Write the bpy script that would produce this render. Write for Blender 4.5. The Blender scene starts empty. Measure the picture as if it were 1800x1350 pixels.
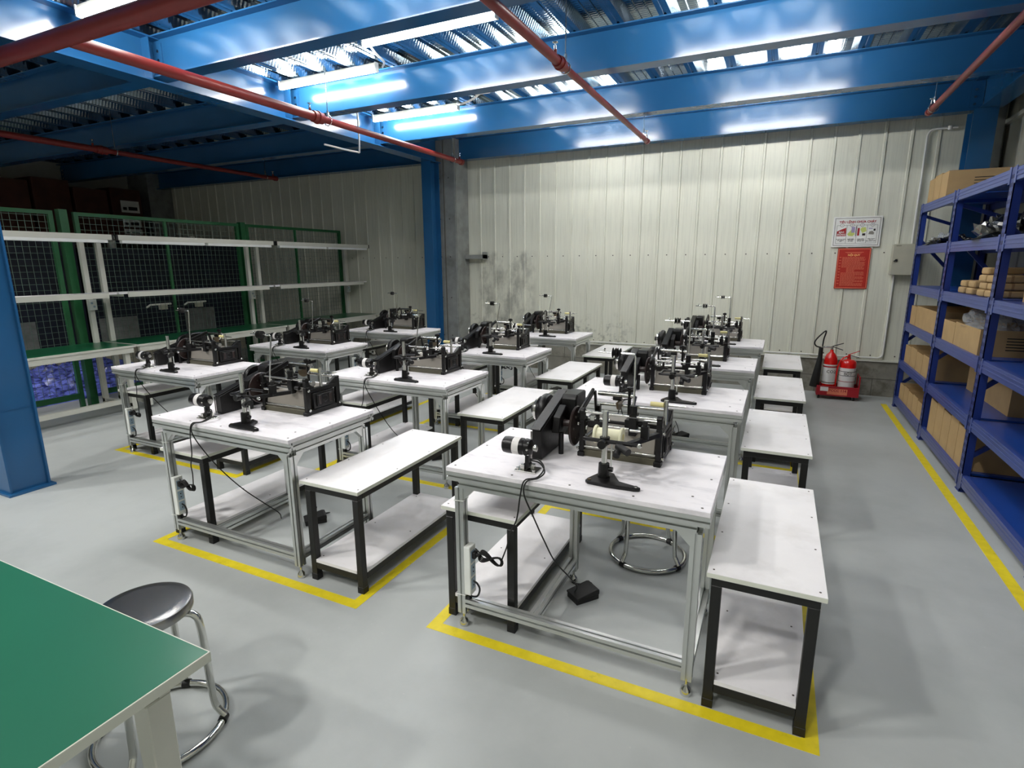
import bpy, bmesh, math, random
from math import pi, sin, cos, radians
from mathutils import Vector, Matrix, Euler
random.seed(7)
S = bpy.context.scene
COL = S.collection

# ------------------------------------------------------------------ camera
def make_camera():
    pitch, yaw, roll, f, H = radians(12.36), radians(25.60), radians(-0.28), 969.4, 1.629
    fw = Vector((-sin(yaw) * cos(pitch), cos(yaw) * cos(pitch), -sin(pitch)))
    r = Vector((cos(yaw), sin(yaw), 0)); u = r.cross(fw)
    c, s = cos(roll), sin(roll)
    r2 = c * r + s * u; u2 = -s * r + c * u
    cd = bpy.data.cameras.new('camera'); cd.sensor_width = 36; cd.lens = 36 * f / 1800
    cd.clip_start = 0.05; cd.clip_end = 100
    co = bpy.data.objects.new('camera', cd); COL.objects.link(co)
    m = Matrix((r2, u2, -fw)).transposed().to_4x4(); m.translation = (0, 0, H)
    co.matrix_world = m; S.camera = co
make_camera()

# ------------------------------------------------------------------ world and exposure
w = bpy.data.worlds.new('world'); S.world = w; w.use_nodes = True
bg = w.node_tree.nodes['Background']; bg.inputs[0].default_value = (0.90, 0.95, 1.0, 1); bg.inputs[1].default_value = 0.16
S.view_settings.view_transform = 'Standard'; S.view_settings.look = 'None'
S.view_settings.gamma = 1; S.view_settings.exposure = 0.0; S.view_settings.use_curve_mapping = False
LAMP_STRENGTH = 84.0
# batten lamps that are on: left end x, y (all 1.24 m long, hung under the deck)
LIT = [(-4.74, 2.68, 'lit batten lamp nearest the big red pipe at the upper left'),
       (-2.90, 2.60, 'added fill batten lamp overhead above the nearest middle-column table, past the frame'),  # no known lamp here; added to brighten the blue column's face
       (-3.28, 4.03, 'lit batten lamp in the middle of the blue ceiling bay, upper centre'),
       (-4.80, 4.55, 'lit batten lamp touching the girder, before the second cross beam'),
       (-4.80, 6.02, 'lit batten lamp farthest left, just above the grey column'),
       (-3.00, 5.30, 'lit batten lamp hidden behind the second cross beam, left of the middle pipe'),
       (-0.80, 5.30, 'lit batten lamp hidden behind the second cross beam, right of the middle pipe'),
       (-3.00, 6.75, 'lit batten lamp hidden behind the third cross beam, left of the middle pipe'),
       (-0.90, 6.75, 'lit batten lamp hidden behind the third cross beam, right of the middle pipe'),
       (-1.00, 4.03, 'lit batten lamp overhead right of the middle pipe, above the frame')]
# high bay lamps in the open hall before the mezzanine; the small right one is added fill
HIGH_BAY = [(-5.84, -2.87, 8.6, 'round high bay lamp over the open hall, nearer the racks'), (-8.5, -2.2, 9.3, 'round high bay lamp over the open hall, farther left'), (-2.6, -6.0, 8.6, 'round high bay lamp over the open hall, farthest behind the viewer'), (1.0, -4.2, 8.6, 'small added fill lamp, unseen, over the open hall on the right')]
HIGH_STRENGTH = 365.0

# ------------------------------------------------------------------ materials
def lin(c): return tuple((x / 12.92 if x <= 0.04045 else ((x + 0.055) / 1.055) ** 2.4) for x in c)
def mat(name, rgb, rough=0.5, metal=0.0, var=0.06, scale=6.0, bump=0.0, bscale=60.0, coat=0.0, spec=0.5, emit=None, trans=0.0, alpha=1.0):
    m = bpy.data.materials.new(name); m.use_nodes = True
    nt = m.node_tree; b = nt.nodes['Principled BSDF']
    b.inputs['Roughness'].default_value = rough; b.inputs['Metallic'].default_value = metal
    b.inputs['Specular IOR Level'].default_value = spec; b.inputs['Coat Weight'].default_value = coat
    b.inputs['Coat Roughness'].default_value = 0.15
    b.inputs['Transmission Weight'].default_value = trans; b.inputs['Alpha'].default_value = alpha
    c = lin(rgb)
    tc = nt.nodes.new('ShaderNodeTexCoord'); n = nt.nodes.new('ShaderNodeTexNoise')
    n.inputs['Scale'].default_value = scale; n.inputs['Detail'].default_value = 5
    nt.links.new(tc.outputs['Object'], n.inputs['Vector'])
    r = nt.nodes.new('ShaderNodeValToRGB')
    r.color_ramp.elements[0].position = 0.3; r.color_ramp.elements[1].position = 0.7
    r.color_ramp.elements[0].color = tuple(max(0, x * (1 - var)) for x in c) + (1,)
    r.color_ramp.elements[1].color = tuple(min(1, x * (1 + var)) for x in c) + (1,)
    nt.links.new(n.outputs['Fac'], r.inputs['Fac']); nt.links.new(r.outputs['Color'], b.inputs['Base Color'])
    if bump:
        n2 = nt.nodes.new('ShaderNodeTexNoise'); n2.inputs['Scale'].default_value = bscale; n2.inputs['Detail'].default_value = 3
        nt.links.new(tc.outputs['Object'], n2.inputs['Vector'])
        bp = nt.nodes.new('ShaderNodeBump'); bp.inputs['Strength'].default_value = bump; bp.inputs['Distance'].default_value = 0.01
        nt.links.new(n2.outputs['Fac'], bp.inputs['Height']); nt.links.new(bp.outputs['Normal'], b.inputs['Normal'])
    if emit:
        b.inputs['Emission Color'].default_value = tuple(emit[:3]) + (1,); b.inputs['Emission Strength'].default_value = emit[3]
    return m
def mixin(m, rgb, kind='noise', scale=2.0, lo=0.5, hi=0.7, fac=1.0, coord='Object', mask=None, stretch=(1, 1, 1)):
    """blend a second colour into the base colour through a stain mask"""
    nt = m.node_tree; b = nt.nodes['Principled BSDF']
    src = b.inputs['Base Color'].links[0].from_socket
    tc = nt.nodes.new('ShaderNodeTexCoord'); mp = nt.nodes.new('ShaderNodeMapping'); mp.inputs['Scale'].default_value = stretch
    nt.links.new(tc.outputs[coord], mp.inputs['Vector'])
    n = nt.nodes.new('ShaderNodeTexNoise'); n.inputs['Scale'].default_value = scale; n.inputs['Detail'].default_value = 8; n.inputs['Roughness'].default_value = 0.62
    nt.links.new(mp.outputs[0], n.inputs['Vector'])
    mr = nt.nodes.new('ShaderNodeMapRange'); mr.inputs['From Min'].default_value = lo; mr.inputs['From Max'].default_value = hi
    mr.inputs['To Max'].default_value = fac
    nt.links.new(n.outputs['Fac'], mr.inputs['Value'])
    out = mr.outputs[0]
    if mask:   # (axis, centre, halfwidth) boxes, soft
        sx = nt.nodes.new('ShaderNodeSeparateXYZ'); nt.links.new(tc.outputs[coord], sx.inputs[0])
        for ax, c0, hw, soft in mask:
            d = nt.nodes.new('ShaderNodeMath'); d.operation = 'SUBTRACT'; nt.links.new(sx.outputs[ax], d.inputs[0]); d.inputs[1].default_value = c0
            a = nt.nodes.new('ShaderNodeMath'); a.operation = 'ABSOLUTE'; nt.links.new(d.outputs[0], a.inputs[0])
            r2 = nt.nodes.new('ShaderNodeMapRange'); r2.inputs['From Min'].default_value = hw + soft; r2.inputs['From Max'].default_value = hw
            nt.links.new(a.outputs[0], r2.inputs['Value'])
            mu = nt.nodes.new('ShaderNodeMath'); mu.operation = 'MULTIPLY'; nt.links.new(out, mu.inputs[0]); nt.links.new(r2.outputs[0], mu.inputs[1]); out = mu.outputs[0]
    mx = nt.nodes.new('ShaderNodeMix'); mx.data_type = 'RGBA'
    nt.links.new(out, mx.inputs[0]); nt.links.new(src, mx.inputs[6]); mx.inputs[7].default_value = lin(rgb) + (1,)
    nt.links.new(mx.outputs[2], b.inputs['Base Color'])
    return m
M = {}
M['floor'] = mat('epoxy_floor', (0.68, 0.695, 0.69), 0.42, var=0.03, scale=1.5, bump=0.04, bscale=14, spec=0.4)
mixin(M['floor'], (0.57, 0.585, 0.58), scale=1.3, lo=0.45, hi=0.75, fac=0.6)
mixin(M['floor'], (0.74, 0.75, 0.74), scale=26, lo=0.68, hi=0.72, fac=0.5)
M['wall'] = mat('cream_panel', (0.845, 0.845, 0.785), 0.42, var=0.025, scale=2)
mixin(M['wall'], (0.70, 0.70, 0.65), scale=6, lo=0.45, hi=0.8, fac=0.5, stretch=(9, 1, .35))
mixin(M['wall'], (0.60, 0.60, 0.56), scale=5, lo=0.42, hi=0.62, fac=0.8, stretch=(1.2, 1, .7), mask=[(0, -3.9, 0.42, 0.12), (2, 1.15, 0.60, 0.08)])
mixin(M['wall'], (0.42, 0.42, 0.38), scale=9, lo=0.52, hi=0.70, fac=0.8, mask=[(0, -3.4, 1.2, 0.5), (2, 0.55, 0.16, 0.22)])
M['wall_r'] = mat('cream_side_panel', (0.74, 0.74, 0.69), 0.5, var=0.03, scale=2)
M['concrete'] = mat('concrete', (0.52, 0.51, 0.47), 0.8, var=0.18, scale=5, bump=0.25, bscale=30)
mixin(M['concrete'], (0.36, 0.34, 0.28), scale=7, lo=0.48, hi=0.66, fac=0.8)
M['joint'] = mat('mortar_line', (0.36, 0.35, 0.32), 0.9)
M['beam'] = mat('blue_beam_paint', (0.14, 0.35, 0.535), 0.20, var=0.06, scale=2.2, bump=0.10, bscale=7, spec=0.45)
mixin(M['beam'], (0.16, 0.36, 0.52), scale=5, lo=0.5, hi=0.75, fac=0.5)
M['galv'] = mat('galvanised_deck', (0.52, 0.58, 0.62), 0.20, metal=1.0, var=0.10, scale=9, bump=0.10, bscale=40)
M['galv2'] = mat('galvanised_column', (0.56, 0.57, 0.56), 0.45, metal=0.2, var=0.15, scale=7)
mixin(M['galv2'], (0.44, 0.44, 0.42), scale=4, lo=0.52, hi=0.7, fac=0.7)
M['redpipe'] = mat('red_pipe_paint', (0.47, 0.135, 0.115), 0.42, var=0.08)
M['steel'] = mat('bright_steel', (0.80, 0.80, 0.78), 0.22, metal=1.0, var=0.04)
M['chrome'] = mat('polished_steel', (0.86, 0.86, 0.84), 0.12, metal=1.0, var=0.05, bump=0.03, bscale=12)
M['brushed'] = mat('brushed_steel_seat', (0.60, 0.60, 0.60), 0.27, metal=1.0, var=0.18, scale=5, bump=0.08, bscale=30)
M['alu'] = mat('anodised_aluminium', (0.80, 0.81, 0.80), 0.32, metal=0.85, var=0.03)
M['white'] = mat('white_laminate', (0.935, 0.92, 0.935), 0.38, var=0.02, scale=12)
mixin(M['white'], (0.74, 0.73, 0.76), scale=7, lo=0.52, hi=0.70, fac=0.6, stretch=(0.8, 3, 1))
M['white_b'] = mat('white_bench_laminate', (0.925, 0.915, 0.92), 0.42, var=0.02, scale=12)
mixin(M['white_b'], (0.80, 0.785, 0.775), scale=5, lo=0.5, hi=0.75, fac=0.5)
M['edge'] = mat('board_edge', (0.84, 0.85, 0.80), 0.5)
M['black'] = mat('black_powder_coat', (0.055, 0.055, 0.05), 0.45, var=0.1)
M['cast'] = mat('black_cast_iron', (0.065, 0.062, 0.065), 0.36, var=0.25, scale=20, bump=0.06, bscale=80, spec=0.35)
M['rubber'] = mat('black_rubber', (0.06, 0.06, 0.06), 0.55, var=0.1)
M['screw'] = mat('dark_screw', (0.30, 0.28, 0.26), 0.4, metal=0.7)
M['brown'] = mat('dark_brown_disc', (0.17, 0.12, 0.11), 0.38, var=0.2, coat=0.2)
M['housing'] = mat('grey_machine_panel', (0.56, 0.54, 0.51), 0.42, metal=0.2, var=0.08)
M['ledge'] = mat('olive_grey_base', (0.36, 0.35, 0.29), 0.4, metal=0.4, var=0.15)
M['cream'] = mat('cream_plastic', (0.93, 0.92, 0.80), 0.45)
M['yellow'] = mat('yellow_tape', (0.87, 0.79, 0.12), 0.5, var=0.08, scale=20)
mixin(M['yellow'], (0.62, 0.58, 0.12), scale=14, lo=0.6, hi=0.75, fac=0.6)
M['paleyellow'] = mat('pale_yellow_wood', (0.86, 0.82, 0.58), 0.5)
M['plastic'] = mat('white_plastic', (0.90, 0.91, 0.89), 0.4)
M['outlet'] = mat('blue_grey_outlet', (0.62, 0.71, 0.78), 0.4)
M['green'] = mat('green_top', (0.085, 0.41, 0.305), 0.42, var=0.03, scale=3, coat=0.15)
M['dgreen'] = mat('dark_green_top', (0.06, 0.36, 0.22), 0.34, var=0.05, scale=3, coat=0.2)
M['fgreen'] = mat('green_fence_paint', (0.12, 0.38, 0.215), 0.4, var=0.1)
M['wire'] = mat('fence_wire', (0.42, 0.50, 0.46), 0.4, metal=0.5)
M['cwhite'] = mat('cream_frame_paint', (0.80, 0.80, 0.76), 0.45, var=0.03)
M['diffuser'] = mat('unlit_diffuser', (0.92, 0.93, 0.92), 0.35)
M['rack'] = mat('blue_rack_paint', (0.10, 0.20, 0.50), 0.42, var=0.08, coat=0.2)
M['rackbeam'] = mat('violet_blue_beam_paint', (0.21, 0.29, 0.56), 0.42, var=0.06, coat=0.2)
M['rackdeck'] = mat('blue_shelf_paint', (0.10, 0.26, 0.58), 0.36, var=0.06, coat=0.2)
M['carton'] = mat('brown_cardboard', (0.72, 0.60, 0.42), 0.8, var=0.06, scale=10)
M['carton2'] = mat('darker_cardboard', (0.60, 0.47, 0.32), 0.85, var=0.08)
M['ink'] = mat('black_ink', (0.10, 0.09, 0.08), 0.7)
M['film'] = mat('clear_film', (0.82, 0.84, 0.86), 0.16, var=0.02, bump=0.5, bscale=30, alpha=0.35)
M['blackbag'] = mat('black_parts', (0.09, 0.10, 0.10), 0.25, var=0.3, scale=30, coat=0.5)
M['bluebag'] = mat('blue_sheeting', (0.40, 0.45, 0.80), 0.4, var=0.35, scale=9, coat=0.2)
mixin(M['bluebag'], (0.08, 0.10, 0.36), scale=9, lo=0.50, hi=0.56, fac=0.85, stretch=(2, 1, 3))
M['extred'] = mat('extinguisher_red', (0.82, 0.07, 0.05), 0.22, coat=0.7)
M['cartred'] = mat('crimson_cart_paint', (0.62, 0.07, 0.13), 0.4)
M['label'] = mat('label_paper', (0.86, 0.85, 0.84), 0.5)
M['signwhite'] = mat('white_sign', (0.90, 0.90, 0.88), 0.45)
M['signred'] = mat('red_sign', (0.68, 0.13, 0.07), 0.5)
M['signline'] = mat('salmon_print', (0.88, 0.50, 0.38), 0.6)
M['gold'] = mat('gold_print', (0.95, 0.72, 0.45), 0.6)
M['textred'] = mat('red_print', (0.62, 0.10, 0.12), 0.6)
M['purple'] = mat('lilac_print', (0.62, 0.58, 0.72), 0.6)
M['limeprint'] = mat('lime_print', (0.78, 0.82, 0.45), 0.6)
M['box'] = mat('beige_box_paint', (0.70, 0.69, 0.62), 0.45)
M['pvc'] = mat('white_conduit', (0.86, 0.86, 0.84), 0.4)
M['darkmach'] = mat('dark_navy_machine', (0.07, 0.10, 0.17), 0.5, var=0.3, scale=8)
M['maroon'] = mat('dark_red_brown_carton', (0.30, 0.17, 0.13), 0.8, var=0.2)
M['board'] = mat('pale_board', (0.70, 0.68, 0.60), 0.7)
M['bronze'] = mat('bronze_plate', (0.45, 0.40, 0.33), 0.35, metal=0.8)
M['highlit'] = mat('high_bay_lens', (1, 1, 1), 0.4, emit=(1.0, 0.985, 0.95, HIGH_STRENGTH))
M['lit'] = mat('lit_tube', (1, 1, 1), 0.4, emit=(1.0, 0.98, 0.94, LAMP_STRENGTH))

# embossing on the deck: fine cross ribs
def deck_emboss():
    nt = M['galv'].node_tree; b = nt.nodes['Principled BSDF']
    tc = nt.nodes.new('ShaderNodeTexCoord'); wv = nt.nodes.new('ShaderNodeTexWave'); wv.wave_type = 'BANDS'; wv.bands_direction = 'Y'
    wv.inputs['Scale'].default_value = 9.0
    nt.links.new(tc.outputs['Object'], wv.inputs['Vector'])
    bp = nt.nodes.new('ShaderNodeBump'); bp.inputs['Strength'].default_value = 0.10; bp.inputs['Distance'].default_value = 0.01
    nt.links.new(wv.outputs['Fac'], bp.inputs['Height'])
    old = b.inputs['Normal'].links[0].from_socket
    nt.links.new(old, bp.inputs['Normal']); nt.links.new(bp.outputs['Normal'], b.inputs['Normal'])
deck_emboss()

# ------------------------------------------------------------------ mesh builder
class MB:
    def __init__(s): s.v = []; s.f = []; s.mi = []; s.sm = []; s.mats = []
    def _m(s, m):
        if m not in s.mats: s.mats.append(m)
        return s.mats.index(m)
    def add(s, vs, fs, m, smooth=False):
        o = len(s.v); s.v += [tuple(v) for v in vs]; k = s._m(m)
        for f in fs: s.f.append(tuple(i + o for i in f)); s.mi.append(k); s.sm.append(smooth)
        return s
    def box(s, a, b, m, rot=None, at=None):
        x0, y0, z0 = a; x1, y1, z1 = b
        vs = [Vector(p) for p in ((x0, y0, z0), (x1, y0, z0), (x1, y1, z0), (x0, y1, z0), (x0, y0, z1), (x1, y0, z1), (x1, y1, z1), (x0, y1, z1))]
        if rot is not None:
            R = rot.to_matrix() if isinstance(rot, Euler) else rot
            vs = [R @ v + Vector(at or (0, 0, 0)) for v in vs]
        return s.add(vs, [(0, 3, 2, 1), (4, 5, 6, 7), (0, 1, 5, 4), (1, 2, 6, 5), (2, 3, 7, 6), (3, 0, 4, 7)], m)
    def bar(s, p, q, wd, ht, m, up=(0, 0, 1)):
        p, q = Vector(p), Vector(q); d = (q - p).normalized(); up = Vector(up)
        if abs(d.dot(up)) > 0.99: up = Vector((1, 0, 0))
        r = d.cross(up).normalized(); u = r.cross(d)
        vs = [o + r * a * wd / 2 + u * b * ht / 2 for o in (p, q) for a, b in ((-1, -1), (1, -1), (1, 1), (-1, 1))]
        return s.add(vs, [(0, 1, 2, 3), (7, 6, 5, 4), (0, 4, 5, 1), (1, 5, 6, 2), (2, 6, 7, 3), (3, 7, 4, 0)], m)
    def sweep(s, p, q, sec, m, up=(0, 0, 1)):
        """straight extrusion of a closed 2-D section"""
        p, q = Vector(p), Vector(q); d = (q - p).normalized(); up = Vector(up)
        if abs(d.dot(up)) > 0.99: up = Vector((0, 1, 0))
        r = d.cross(up).normalized(); u = r.cross(d); n = len(sec)
        vs = [o + r * a + u * b for o in (p, q) for a, b in sec]
        fs = [(i, i + n, (i + 1) % n + n, (i + 1) % n) for i in range(n)] + [tuple(range(n)), tuple(range(2 * n - 1, n - 1, -1))]
        return s.add(vs, fs, m)
    def tube(s, pts, r, m, seg=10, closed=False, smooth=True, cap=True):
        P = [Vector(p) for p in pts]; n = len(P); rs = r if isinstance(r, (list, tuple)) else [r] * n
        T = []
        for i in range(n):
            a = P[i - 1] if (i > 0 or closed) else P[i]; b = P[(i + 1) % n] if (i < n - 1 or closed) else P[i]
            T.append((b - a).normalized())
        up = Vector((0, 0, 1)) if abs(T[0].z) < 0.9 else Vector((1, 0, 0))
        N = (up - T[0] * up.dot(T[0])).normalized(); vs = []
        for i in range(n):
            N = (N - T[i] * N.dot(T[i])).normalized(); B = T[i].cross(N)
            for k in range(seg):
                a = 2 * pi * k / seg; vs.append(P[i] + (N * cos(a) + B * sin(a)) * rs[i])
        fs = []
        for i in range(n if closed else n - 1):
            j = (i + 1) % n
            for k in range(seg):
                l = (k + 1) % seg; fs.append((i * seg + k, i * seg + l, j * seg + l, j * seg + k))
        s.add(vs, fs, m, smooth)
        if not closed and cap:
            s.add(vs[:seg], [tuple(range(seg - 1, -1, -1))], m); s.add(vs[-seg:], [tuple(range(seg))], m)
        return s
    def cyl(s, p, q, r, m, seg=20, r2=None):
        return s.tube([p, q], [r, r if r2 is None else r2], m, seg)
    def lathe(s, prof, c, m, axis='z', seg=28):
        """prof: list of (radius, height) along the axis"""
        vs = []
        for r, h in prof:
            for k in range(seg):
                a = 2 * pi * k / seg; x, y = r * cos(a), r * sin(a)
                vs.append({'z': (c[0] + x, c[1] + y, c[2] + h), 'x': (c[0] + h, c[1] + x, c[2] + y), 'y': (c[0] + y, c[1] + h, c[2] + x)}[axis])
        fs = [(i * seg + k, i * seg + (k + 1) % seg, (i + 1) * seg + (k + 1) % seg, (i + 1) * seg + k) for i in range(len(prof) - 1) for k in range(seg)]
        n = len(prof) - 1
        fs.append(tuple(range(seg - 1, -1, -1))); fs.append(tuple(n * seg + k for k in range(seg)))
        return s.add(vs, fs, m, True)
    def prism(s, poly, lo, hi, m, axis='x'):
        """closed polygon extruded along an axis; poly gives the other two coordinates"""
        n = len(poly)
        def P(a, b, t): return {'x': (t, a, b), 'y': (a, t, b), 'z': (a, b, t)}[axis]
        vs = [P(a, b, lo) for a, b in poly] + [P(a, b, hi) for a, b in poly]
        fs = [(i, (i + 1) % n, (i + 1) % n + n, i + n) for i in range(n)] + [tuple(range(n - 1, -1, -1)), tuple(range(n, 2 * n))]
        return s.add(vs, fs, m)
    def build(s, name, parent=None, bevel=0.0, seg=1, loc=None):
        me = bpy.data.meshes.new(name); me.from_pydata(s.v, [], s.f)
        for m in s.mats: me.materials.append(M[m])
        for p, k, sm in zip(me.polygons, s.mi, s.sm): p.material_index = k; p.use_smooth = sm
        bm = bmesh.new(); bm.from_mesh(me); bmesh.ops.recalc_face_normals(bm, faces=bm.faces)
        for e in bm.edges:
            if len(e.link_faces) == 2 and e.calc_face_angle(0) > radians(40): e.smooth = False
        bm.to_mesh(me); bm.free()
        o = bpy.data.objects.new(name, me); COL.objects.link(o)
        if loc: o.location = loc
        if parent: o.parent = parent
        if bevel:
            b = o.modifiers.new('bevel', 'BEVEL'); b.width = bevel; b.segments = seg; b.limit_method = 'ANGLE'; b.angle_limit = radians(40); b.use_clamp_overlap = True
        return o

def tag(o, label=None, cat=None, group=None, kind=None):
    if label: o['label'] = label
    if cat: o['category'] = cat
    if group: o['group'] = group
    if kind: o['kind'] = kind
    return o
def thing(name, label, cat, loc=(0, 0, 0), group=None, rz=0):
    o = bpy.data.objects.new(name, None); COL.objects.link(o); o.empty_display_size = 0.1
    o.location = loc; o.rotation_euler = (0, 0, rz); return tag(o, label, cat, group)
def dup(o, parent=None):
    kids = list(o.children); c = o.copy(); COL.objects.link(c)
    if parent: c.parent = parent
    for k in kids: dup(k, c)
    return c
def place(proto, used, loc, label, group=None, rz=None):
    """the first call moves the prototype, later calls copy it"""
    o = proto if proto.name not in used else dup(proto)
    used.add(proto.name); o.location = loc
    if rz is not None: o.rotation_euler = (0, 0, rz)
    o['label'] = label
    if group: o['group'] = group
    return o
used = set()
def smooth_pts(pts, n=6):
    P = [Vector(p) for p in pts]; P = [P[0] * 2 - P[1]] + P + [P[-1] * 2 - P[-2]]; out = []
    for i in range(1, len(P) - 2):
        a, b, c, d = P[i - 1:i + 3]
        for k in range(n):
            t = k / n; out.append(0.5 * ((2 * b) + (c - a) * t + (2 * a - 5 * b + 4 * c - d) * t * t + (3 * b - a - 3 * c + d) * t ** 3))
    out.append(P[-2]); return out
def text_mesh(name, s, size, loc, parent, m, ax='y', depth=0.0006, align='CENTER', bold=0.0):
    """flat lettering as mesh; ax 'y': reads for a viewer looking along +y"""
    cu = bpy.data.curves.new(name, 'FONT'); cu.body = s; cu.size = size; cu.extrude = depth; cu.align_x = align; cu.align_y = 'CENTER'; cu.resolution_u = 2; cu.offset = bold
    t = bpy.data.objects.new(name, cu); COL.objects.link(t)
    dg = bpy.context.evaluated_depsgraph_get(); me = bpy.data.meshes.new_from_object(t.evaluated_get(dg)); bpy.data.objects.remove(t); bpy.data.curves.remove(cu)
    me.materials.clear(); me.materials.append(M[m])
    o = bpy.data.objects.new(name, me); COL.objects.link(o); o.parent = parent; o.location = loc
    o.rotation_euler = (pi / 2, 0, 0) if ax == 'y' else (pi / 2, 0, -pi / 2)
    return o

# ------------------------------------------------------------------ the setting
WY, WXR, WXL, DECK = 7.95, 2.02, -12.4, 3.46
def shell():
    MB().box((WXL, -5, -0.1), (WXR, WY + 0.3, 0), 'floor').build('floor')['kind'] = 'structure'
    # ribbed panel wall on the back: flat pans with a raised double-edged rib every 0.25 m
    b = MB(); sec = []; x = WXL
    x = -12.38
    while x < WXR:
        sec += [(x, 0), (x + 0.205, 0), (x + 0.212, -0.016), (x + 0.234, -0.016), (x + 0.241, 0)]
        x += 0.252
    sec += [(WXR, 0), (WXR, 0.09), (WXL, 0.09)]
    n = len(sec); y0 = WY
    vs = [(a, y0 + c, 0.44) for a, c in sec] + [(a, y0 + c, 3.75) for a, c in sec]
    b.add(vs, [(i, (i + 1) % n, (i + 1) % n + n, i + n) for i in range(n - 1)], 'wall')
    x = -12.38 + 0.105
    while x < WXR:
        for z in (1.73, 0.50):
            b.cyl((x, WY - 0.006, z), (x, WY, z), 0.008, 'screw', 8)
        x += 0.252
    b.build('wall_back')['kind'] = 'structure'
    b = MB().box((WXL, WY - 0.025, 0), (WXR, WY + 0.12, 0.43), 'concrete')
    for z in (0.215,): b.box((WXL, WY - 0.027, z - 0.004), (WXR, WY - 0.02, z + 0.004), 'joint')
    x = -12.2; k = 0
    while x < 2:
        b.box((x, WY - 0.027, 0 if k % 2 else 0.219), (x + 0.007, WY - 0.02, 0.211 if k % 2 else 0.43), 'joint'); x += 0.31; k += 1
    b.build('baseboard_back')['kind'] = 'structure'
    MB().box((WXL, WY - 0.045, 0.43), (WXR, WY + 0.01, 0.445), 'cwhite').build('trim_1')['kind'] = 'structure'
    b = MB().box((WXR, -5.0, 0), (WXR + 0.1, WY + 0.1, 3.7), 'wall_r')
    y = 7.4
    while y > 1.1:
        b.box((WXR - 0.014, y, 0.44), (WXR, y + 0.03, 3.1), 'wall_r'); y -= 0.5
    b.build('wall_right')['kind'] = 'structure'
    MB().box((WXR - 0.05, 1.0, 3.02), (WXR, WY, 3.06), 'cwhite').build('trim_2')['kind'] = 'structure'
    MB().box((WXL - 0.1, -5, 0), (WXL, WY + 0.1, 3.7), 'wall_r').build('wall_left')['kind'] = 'structure'
    MB().box((WXL, -5.1, 0), (WXR, -5, 3.7), 'wall_r').build('wall_front')['kind'] = 'structure'
    # steel deck: deep flutes running along y
    b = MB(); sec = []; x = WXL; P = 0.36
    while x < WXR:
        sec += [(x, 0.075), (x + 0.045, 0.075), (x + 0.05, 0.068), (x + 0.06, 0.068), (x + 0.065, 0.075), (x + 0.125, 0.075), (x + 0.13, 0.068), (x + 0.14, 0.068), (x + 0.145, 0.075), (x + 0.20, 0.075),
                (x + 0.235, 0.0), (x + 0.27, 0.0), (x + 0.275, 0.006), (x + 0.287, 0.006), (x + 0.292, 0.0), (x + 0.325, 0.0)]
        x += P
    n = len(sec)
    Y0 = 1.80
    vs = [(a, Y0, DECK + c) for a, c in sec] + [(a, WY + 0.05, DECK + c) for a, c in sec]
    b.add(vs, [(i, i + n, i + 1 + n, i + 1) for i in range(n - 1)], 'galv')
    b.box((WXL, Y0, DECK + 0.08), (WXR + 0.1, WY + 0.1, DECK + 0.14), 'galv').box((WXL, -5, DECK), (-8.5, Y0 - 0.001, DECK + 0.14), 'galv')  # second box: unseen slab added to block hall light from the left bay
    b.build('ceiling')['kind'] = 'structure'
shell()

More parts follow.
